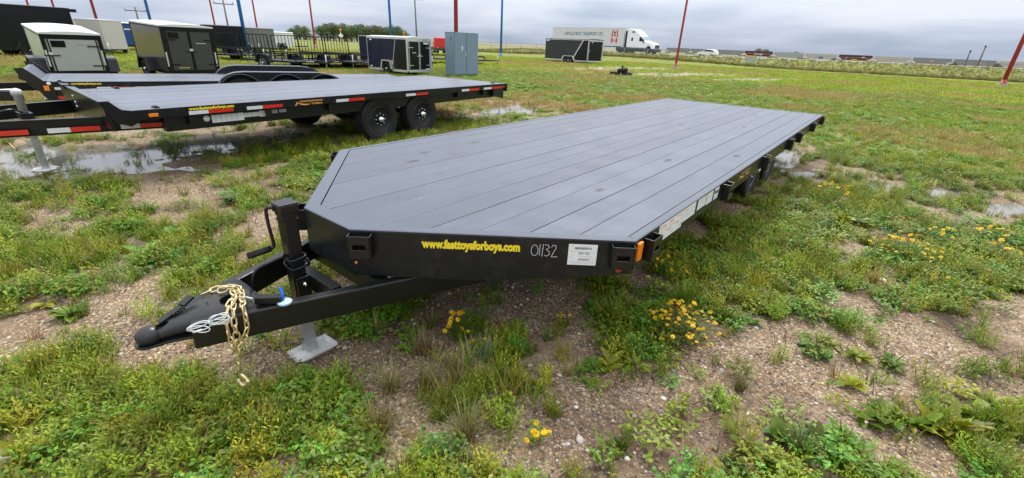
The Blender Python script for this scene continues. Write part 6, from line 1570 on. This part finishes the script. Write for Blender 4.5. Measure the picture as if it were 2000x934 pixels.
def cover(x, y):
    d = np.hypot(x-CAM[0], y-CAM[1])
    c = .05+.80*(fbm(x*1.25, y*1.25, 11, 4)-.5)*2+.75*(vnoise(x*3.7, y*3.7, 23)-.5)*2+.5*(vnoise(x*8, y*8, 29)-.5)*2
    c = c+sstep(4.5, 9.5, d)*.28+sstep(8, 15, d)*.58
    for B in BLOB: c = c+blobval(x, y, B)*.58
    under = sstep(.2, -.3, np.maximum(np.abs(x)-1.2, np.maximum(-y, y-7)))
    c = c-under*.35
    for B in PUD: c = c-blobval(x, y, B)*(.62 if np.hypot(*(B[0]-CAM[:2])) < 20 else 2.2)
    c = c-2.5*np.exp(-(((x-.035)/.15)**2+((y+1.06)/.18)**2)**2)
    return c
_C = np.array([math.sin(YAW), math.cos(YAW)])
def cand(r0, r1, dens):
    a0, a1 = YAW-1.08, YAW+1.08; area = (a1-a0)/2*(r1*r1-r0*r0); n = int(area*dens)
    a = rng.uniform(a0, a1, n); r = np.sqrt(rng.uniform(r0*r0, r1*r1, n)); x = CAM[0]+r*np.sin(a); y = CAM[1]+r*np.cos(a)
    P = np.stack([x, y, np.zeros(n)], 1)-CAM; px = P@_r2; py = P@_u2; pz = P@_f
    X = 1000+FPX*px/pz; Y = 467-FPX*py/pz
    k = (pz > .1) & (X > -220) & (X < 2220) & (Y < 1080); return x[k], y[k]
def lay(name, key, x, y, s0, s1, label, cat, sink=.0, tilt=.15):
    n = len(x); idx = rng.integers(0, len(PR[key]), n)
    rot = np.stack([rng.normal(0, tilt, n), rng.normal(0, tilt, n), rng.uniform(0, 2*PI, n)], 1)
    return scatter(name, PR[key], np.stack([x, y, height(x, y)-sink], 1), rot, rng.uniform(s0, s1, n), idx, label, cat)
bins = {k: ([], []) for k in ('fine', 'long', 'dry', 'small', 'feather', 'rusty', 'sward', 'sward_dry', 'far', 'far_dry')}
def put(k, x, y): bins[k][0].append(x); bins[k][1].append(y)
for r0, r1, dens in ((.7, 3.0, 620), (3.0, 5.2, 470), (5.2, 10, 250)):
    x, y = cand(r0, r1, dens); c = cover(x, y)+rng.normal(0, .10, len(x)); keep = rng.uniform(0, 1, len(x)) < np.clip((c+.06)*1.35, 0.035, .93)
    x, y, c = x[keep], y[keep], c[keep]
    ty = fbm(x*1.3, y*1.3, 41, 3)+rng.normal(0, .15, len(x)); t2 = rng.uniform(0, 1, len(x)); dr = vnoise(x*1.9, y*1.9, 55)
    edge = c < .12
    isdry = (t2 < np.where(edge, .22, .05)) & (dr > .45); isr = (~isdry) & (t2 > .95) & (dr < .45)
    rest = ~(isdry | isr)
    put('dry', x[isdry], y[isdry]); put('rusty', x[isr], y[isr])
    g = rest & (ty > .57); put('fine', x[g & (t2 < .72)], y[g & (t2 < .72)]); put('long', x[g & (t2 >= .72)], y[g & (t2 >= .72)])
    f_ = rest & (ty <= .57) & (ty > .43); put('feather', x[f_], y[f_])
    s_ = rest & (ty <= .43); q = t2 < .8; put('small', x[s_ & q], y[s_ & q]); put('fine', x[s_ & ~q], y[s_ & ~q])
x, y = cand(10, 30, 70); c = cover(x, y); keep = rng.uniform(0, 1, len(x)) < np.clip(c*1.3+.1, .04, 1); x, y = x[keep], y[keep]
dr = fbm(x*.45, y*.45, 61, 4)+rng.normal(0, .08, len(x)); dd = dr > .585; put('sward', x[~dd], y[~dd]); put('sward_dry', x[dd], y[dd])
x, y = cand(30, 62, 11); keep = rng.uniform(0, 1, len(x)) < np.clip(cover(x, y)*1.2+.1, .04, 1); x, y = x[keep], y[keep]
dr = fbm(x*.22, y*.22, 63, 4)+rng.normal(0, .07, len(x)); dd = dr > .58; put('far', x[~dd], y[~dd]); put('far_dry', x[dd], y[dd])
INFO = {'fine': (.7, 1.35, 'short fine grass growing through the gravel', 'grass'), 'long': (.6, 1.15, 'longer grass blades among the weeds', 'grass'), 'dry': (.6, 1.15, 'dry straw coloured grass tufts in the gravel', 'grass'),
        'small': (.65, 1.4, 'low weeds with small oval leaves covering the gravel', 'weeds'), 'feather': (.6, 1.25, 'bright green feathery weeds covering the gravel', 'weeds'), 'rusty': (.7, 1.2, 'reddish brown low weeds among the gravel', 'weeds'),
        'sward': (.7, 1.35, 'green grass of the lot beyond the trailers', 'grass'), 'sward_dry': (.7, 1.3, 'tan and rusty grass patches of the lot', 'grass'), 'far': (.8, 1.5, 'bright green grass at the far end of the lot', 'grass'), 'far_dry': (.8, 1.4, 'tan grass patches at the far end of the lot', 'grass')}
NM = {'fine': 'short_grass', 'long': 'long_grass', 'dry': 'dry_grass', 'small': 'low_weeds', 'feather': 'feathery_weeds', 'rusty': 'rusty_weeds', 'sward': 'lot_grass', 'sward_dry': 'tan_grass', 'far': 'far_grass', 'far_dry': 'far_tan_grass'}
cnt = {}
for k, (xs, ys) in bins.items():
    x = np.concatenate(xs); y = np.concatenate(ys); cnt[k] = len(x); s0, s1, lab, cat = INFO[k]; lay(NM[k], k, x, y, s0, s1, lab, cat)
BR = [gblob(*p) for p in [(1640, 700, 120, 30, 1), (1790, 845, 160, 44, 1), (1590, 895, 110, 46, 1), (1490, 625, 80, 34, 1), (1430, 530, 150, 50, .8), (1560, 560, 110, 40, .7), (1940, 800, 70, 40, .9), (1900, 590, 90, 30, .5), (1230, 730, 70, 50, .8), (280, 470, 90, 50, .6), (440, 560, 90, 40, .5), (1650, 450, 90, 40, .6), (620, 830, 200, 60, .3)]]
x, y = cand(1.0, 9.0, 120); v = 0
for B in BR: v = np.maximum(v, blobval(x, y, B))
k = rng.uniform(0, 1, len(x)) < np.clip(v*1.1-.12, .012, .9)*np.clip(cover(x, y)*1.4+.35, 0, 1); x, y = x[k], y[k]
lay('broad_weeds', 'broad', x, y, .6, 1.35, 'broad-leaved weeds spreading in rows over the gravel', 'weeds')
# unmown strip along the fence, rough field up to the highway
u = rng.uniform(-4, fl+4, 2600); off = rng.normal(.1, .35, 2600); fx = FA.x+ft_.x*u-ft_.y*off; fy_ = FA.y+ft_.y*u+ft_.x*off
n_ = 9000; u2 = rng.uniform(-10, fl+12, n_); o2_ = rng.uniform(.5, 26, n_); fx2 = FA.x+ft_.x*u2-ft_.y*o2_; fy2 = FA.y+ft_.y*u2+ft_.x*o2_
yr, zr_ = road_at(fx2); k = fy2 < yr-7.2; x = np.concatenate([fx, fx2[k]]); y = np.concatenate([fy_, fy2[k]])
scl = np.concatenate([rng.uniform(.45, .95, len(fx)), rng.uniform(.35, .8, int(k.sum()))]); n = len(x)
scatter('tall_grass', PR['tall'], np.stack([x, y, height(x, y)], 1), np.stack([rng.normal(0, .1, n), rng.normal(0, .1, n), rng.uniform(0, 6.28, n)], 1), scl, rng.integers(0, 3, n), 'unmown tan and green grass along the chain-link fence and behind it', 'grass')
# dead stems and twigs
PR['twig'] = [proto(p_grass(130+k, 6, .05, .03, .11, .0030, 1.0, .4, np.array([.035, .024, .016]), np.array([.06, .042, .03]))) for k in range(3)]
x, y = cand(.8, 6.0, 38); k = cover(x, y) < .35; lay('dead_stems', 'twig', x[k], y[k], .5, 1.3, 'dark dead stems and twigs on the gravel', 'twigs', tilt=.5)
# loose pebbles
x1_, y1_ = cand(.7, 3.2, 900); x2_, y2_ = cand(3.2, 7.0, 190); x = np.concatenate([x1_, x2_]); y = np.concatenate([y1_, y2_])
k = rng.uniform(0, 1, len(x)) < np.clip(.75-cover(x, y)*1.2, .08, .9)*np.clip(.35+1.1*fbm(x*1.3, y*1.3, 77, 3)-.25, .1, 1); x, y = x[k], y[k]; n = len(x)
scl = np.exp(rng.normal(math.log(.0062), .42, n)); scl = np.clip(scl, .0028, .030)
scatter('loose_gravel', PR['stones'], np.stack([x, y, height(x, y)+scl*.12], 1), rng.uniform(0, 6.28, (n, 3))*np.array([.08, .08, 1]), scl, rng.integers(0, 8, n), 'loose tan, grey and reddish pebbles on the ground', 'gravel')

# ------------------------------------------------------------------ single plants one can point at
def hz(p): return float(height(np.array([p[0]]), np.array([p[1]]))[0])
m = MB(); M_ = []
fm = LM(5)
for ring, (nn, r0, r1, zt, g) in enumerate(((9, .003, .0155, .004, 1.0), (8, .002, .0120, .007, 1.06))):
    for k in range(nn):
        a = 2*PI*k/nn+ring*.3; c_, s_ = math.cos(a), math.sin(a)
        fm.leaf((c_*r0, s_*r0, .002*ring), (c_, s_, zt/r1), r1-r0, .0078, np.array([.82, .56, .01])*g, fold=.1, droop=.12, wide=.55)
for k in range(8):
    a = 2*PI*k/8; fm.leaf((0, 0, .004), (math.cos(a), math.sin(a), .5), .0045, .003, np.array([.62, .36, .01]), droop=0)
FLOWER = fm.mesh('flower_head', 'petal')
def wildflower(px, py, R_, H_, nh, label, seed, sc=1.0, rust=0.0):
    r = np.random.default_rng(seed); p = G(px, py); z = hz(p)
    o = thing('yellow_wildflower', (p[0], p[1], z), 0, label, 'wildflower', 'yellow wildflowers in the gravel')
    lm = LM(seed); tips = []
    for k in range(nh+int(nh*.5)+6):
        a = r.uniform(0, 2*PI); rr = R_*math.sqrt(r.uniform()); tip = np.array([rr*math.cos(a), rr*math.sin(a), H_*r.uniform(.55, 1.05)*(1.05-.45*(rr/R_)**2)]); base = np.array([tip[0]*.3, tip[1]*.3, 0])
        lm.blade(base, tip-base, np.linalg.norm(tip-base)*1.0, .0032, .0, GREEN*.7, GREEN*.9, 2)
        c = GREEN*r.uniform(.6, 1.2)*(1-rust)+RUST*rust
        for j in range(8):
            u = r.uniform(.15, .92); aa = r.uniform(0, 2*PI); lm.leaf(base+(tip-base)*u, (math.cos(aa), math.sin(aa), r.uniform(.0, .7)), .028*r.uniform(.6, 1.2), .007, c*r.uniform(.8, 1.2), droop=.2)
        if k < nh: tips.append(tip)
    me = lm.mesh('foliage', 'leaf'); inst('foliage', me, o)
    for t_ in tips:
        inst('flower_head', FLOWER, o, tuple(t_), (r.normal(0, .35)-.25, r.normal(0, .35), r.uniform(0, 6)), (sc*r.uniform(.75, 1.25),)*3)
    return o
wildflower(1330, 668, .215, .20, 98, 'largest yellow wildflower bush, on gravel right of the trailer nose', 1, .88)
wildflower(895, 668, .080, .18, 17, 'small yellow wildflower plant below the middle of the trailer tongue', 2)
wildflower(935, 690, .05, .12, 3, 'sparse wildflower sprig right beside the plant under the tongue', 12, .8)
wildflower(1100, 645, .06, .10, 7, 'low yellow wildflower in the shade below the white paper label', 3, .8)
wildflower(1046, 868, .07, .10, 7, 'sparse yellow wildflower near the bottom edge, on bare gravel', 4, 1.15)
wildflower(1270, 580, .10, .12, 7, 'few yellow blooms just below the front right stake pocket', 5, .8)
wildflower(1308, 548, .15, .15, 17, 'yellow wildflowers in the shade right under the front right deck corner', 6, .9)
wildflower(1758, 512, .25, .20, 50, 'wide yellow wildflower patch right of the trailer, biggest on that side', 7, 1.2)
wildflower(1826, 482, .10, .18, 9, 'yellow wildflower touching the back right of the wide patch', 8, 1.2)
wildflower(1925, 478, .12, .20, 14, 'yellow wildflower near the right edge, farther of two', 9, 1.2)
wildflower(1945, 512, .13, .18, 15, 'yellow wildflower near the right edge, nearer of two', 10, 1.2)
wildflower(1622, 396, .17, .22, 16, 'yellow wildflower in the grass behind the trailer wheels', 11, 1.4)
wildflower(1838, 562, .10, .12, 7, 'brownish wildflower with orange blooms beside a wet mud patch', 13, 1.0, .5)

def leafset(L, w, c, lobes=0, n=3, arch=.5):
    out = []
    for k in range(n):
        l = LM(200+k+int(L*1000)); l.broad((0, 0, 0), (0, 1, .0), L, w, c*(.85+.18*k), arch=arch, lobes=lobes); out.append(l.mesh('leaf', 'leaf'))
    return out
SETS = {'plantain': leafset(.085, .040, GREEN*.85), 'round': leafset(.075, .056, GREEN*.8), 'lobed': leafset(.105, .034, LIME*.72, lobes=1), 'dock': leafset(.15, .040, GREEN*1.05), 'lime': leafset(.07, .032, LIME*1.0), 'dark': leafset(.045, .022, DARKG*1.3)}
def rosette(name, px, py, kind, n, label, seed, sc=1.0, spikes=0, up=.55, group='broad-leaved weeds in the gravel'):
    r = np.random.default_rng(seed); p = G(px, py); o = thing(name, (p[0], p[1], hz(p)+.004), r.uniform(0, 6), label, 'weed', group)
    for k in range(n):
        a = 2.4*k+r.uniform(-.3, .3); t_ = up*r.uniform(.25, 1.5)*(1.25-.9*k/n if k else 1.3); s_ = 1.2*sc*r.uniform(.65, 1.2)*(.75+.3*(1-k/n)); rad = r.uniform(.0, .02)*sc
        inst('leaf', SETS[kind][r.integers(0, 3)], o, (rad*math.cos(a), rad*math.sin(a), .002*k*sc*.5), (t_, r.normal(0, .15), a-PI/2), (s_,)*3)
    for k in range(spikes):
        lm_ = MB(); a = r.uniform(0, 6); d = Vector((math.cos(a)*.35, math.sin(a)*.35, 1)).normalized()*.12*sc*r.uniform(.7, 1.2)
        lm_.tube([(0, 0, 0), tuple(d*.55), tuple(d*.6), tuple(d)], [.0014, .0014, .0032, .0016], 5); lm_.build('seed_spike', 'seed_brown', o)
    return o
mat('seed_brown', (.16, .11, .045), .8)
rosette('leafy_weed', 457, 404, 'dark', 46, 'dense dark green leafy weed on gravel upper left of the jack', 21, 1.5, up=.5)
rosette('leafy_weed', 270, 456, 'dock', 16, 'bright leafy weed, upper left of two by the small puddle left of tongue', 22, .9)
rosette('leafy_weed', 296, 506, 'dock', 18, 'big dark leafy weed beside the small puddle left of the tongue', 23, .95)
rosette('plantain', 142, 622, 'plantain', 22, 'dark plantain rosette on bare gravel at left, larger of two', 24, .95, 5)
rosette('plantain', 94, 606, 'lime', 12, 'small bright lime rosette left of the dark plantain', 25, .8)
rosette('plantain', 1590, 700, 'round', 18, 'round-leaved plantain standing alone on gravel at right', 26, 1.0, 3)
rosette('plantain', 1716, 828, 'round', 14, 'plantain with the broadest round leaves at near right', 27, 1.15)
rosette('leafy_weed', 1848, 852, 'lobed', 24, 'tall lobed-leaf weed at near right, beside the broad plantain', 28, 1.15, up=.8)
rosette('leafy_weed', 1770, 846, 'lobed', 16, 'lobed-leaf weed between the broad plantain and the tall one', 29, .9, up=.7)
rosette('leafy_weed', 1496, 622, 'lobed', 22, 'pale lobed-leaf weed right of the largest wildflower bush', 30, .95, up=.7)
rosette('leafy_weed', 1640, 444, 'lime', 34, 'upright lime-green leafy weed in grass right of the deck', 31, 1.35, up=1.0)
rosette('plantain', 1668, 706, 'lobed', 18, 'lobed weed in the row, right of the lone plantain', 32, .8)
rosette('plantain', 1740, 716, 'plantain', 14, 'plantain at the right end of the upper weed row', 33, .8, 3)
rosette('plantain', 1640, 880, 'plantain', 16, 'plantain with upright spikes, near bottom edge at right', 34, .9, 5, up=.9)
rosette('plantain', 1518, 868, 'round', 10, 'small round-leaved weed at the bottom edge, right of the brick', 35, .8)
rosette('leafy_weed', 1160, 727, 'round', 7, 'pale weed with two heart-shaped leaves on bare soil at centre', 36, .8, up=.7)
rosette('leafy_weed', 1242, 722, 'lobed', 16, 'lobed weed at the upper edge of the central weed patch', 37, .8, up=.8)
rosette('leafy_weed', 1955, 845, 'lobed', 20, 'lobed weed cut by the lower right edge', 38, 1.0, up=.7)
rosette('leafy_weed', 1655, 762, 'lime', 18, 'lime-green weed at the upper left of the near right weed row', 39, .9, up=.8)
rosette('leafy_weed', 1920, 800, 'lobed', 18, 'lobed weed in the row at far right, above the bottom one', 40, .9, up=.6)
rosette('leafy_weed', 620, 800, 'lime', 18, 'lime leafy weed standing in the dense weeds below the jack foot', 41, .8, up=1.0)
rosette('leafy_weed', 60, 905, 'lobed', 18, 'lobed weed in the lower left corner', 42, 1.0, up=.8)
def bunch(px, py, H_, n, label, seed, c0, c1, dry, tilt=.45, w=.0050):
    p = G(px, py); r_ = np.random.default_rng(seed); me = p_grass(seed, n, .030*H_/.2, H_*.5, H_*1.1, w, tilt, .65, c0, c1, dry); me.name = 'bunch_grass'
    o = inst('bunch_grass', me, None, (p[0], p[1], hz(p)), (0, 0, r_.uniform(0, 6))); tag(o, label, 'grass tuft', 'separate bunch grass tufts in the gravel'); return o
SB = BLUEG*1.0+STRAW*.28
bunch(826, 700, .19, 90, 'blue-green bunch grass with pale seed head right of the jack foot', 301, RUST*.5+STRAW*.3, SB, .2)
bunch(766, 772, .20, 95, 'bunch grass with brown base below the jack foot, nearer of two', 302, RUST*.6+STRAW*.3, SB, .22)
bunch(836, 768, .21, 110, 'thick bunch grass on gravel between the two below the tongue', 303, RUST*.4+STRAW*.4, SB, .2)
bunch(890, 758, .14, 60, 'short bunch grass tuft right of the thick one', 304, RUST*.5+STRAW*.3, SB, .2)
bunch(742, 856, .21, 110, 'sprawling bunch grass by the lower edge of the dense weeds', 305, RUST*.7+STRAW*.3, SB, .2, .6)
bunch(912, 868, .22, 120, 'widest straw-tipped bunch grass on bare gravel near the bottom edge', 306, RUST*.6+STRAW*.3, SB, .2, .65)
bunch(735, 656, .16, 70, 'dull green bunch grass just under the trailer tongue', 307, RUST*.4+STRAW*.3, GREEN*.8+STRAW*.1, .2)
bunch(843, 645, .15, 60, 'bunch grass under the tongue, left of the small wildflower', 308, RUST*.5+STRAW*.3, GREEN*.8+STRAW*.12, .25)
bunch(528, 838, .16, 60, 'bunch grass among the dense weeds left of the sprawling tuft', 309, RUST*.4+STRAW*.4, SB, .3)
bunch(1212, 884, .11, 70, 'small dark green tuft alone on gravel near the bottom edge', 310, GREEN*.5+RUST*.2, GREEN*.8, .1, .35)
bunch(1552, 896, .17, 90, 'blue-green bunch grass by the brick at the bottom edge', 311, BLUEG*.7, BLUEG*1.0, .1, .4)
bunch(1330, 604, .24, 110, 'tall green grass tuft directly behind the largest wildflower bush', 312, GREEN*.8, LIME*.9, .05, .4, .0055)
bunch(1200, 630, .20, 90, 'wide-bladed grass tuft under the front right deck corner', 313, GREEN*.8, GREEN*1.15, .05, .55, .006)
bunch(1068, 672, .11, 50, 'small pale grass tuft on dark soil under the deck nose', 314, GREEN*.6, BLUEG*1.1, .1)
bunch(1108, 740, .10, 60, 'straw coloured dead grass tuft on soil left of the heart-leaf weed', 315, STRAW*.6, STRAW*.8, .8)
bunch(950, 712, .20, 60, 'blue-green grass tuft above the small-leaved weed patch at centre', 316, BLUEG*.8, BLUEG*1.1, .05, .45, .0045)
bunch(1440, 770, .13, 60, 'pale grass tuft among weeds left of the bare gravel at right', 317, STRAW*.5, BLUEG*1.0, .3)
bunch(1700, 560, .17, 70, 'russet grass tuft beside the wide wildflower patch', 318, RUST*.8, RUST*.6+STRAW*.5, .5)
# half-buried brick at the bottom edge
p = G(1500, 944); bo = MB(); bo.box(-.10, .10, -.045, .045, -.03, .022); o = bo.build('brick', 'brick_red', bevel=.006); o.location = (p[0], p[1], hz(p)+.01); o.rotation_euler = (.05, .04, .5); tag(o, 'worn reddish brown brick lying at the bottom edge of the picture', 'brick')
print('SCATTER', cnt)
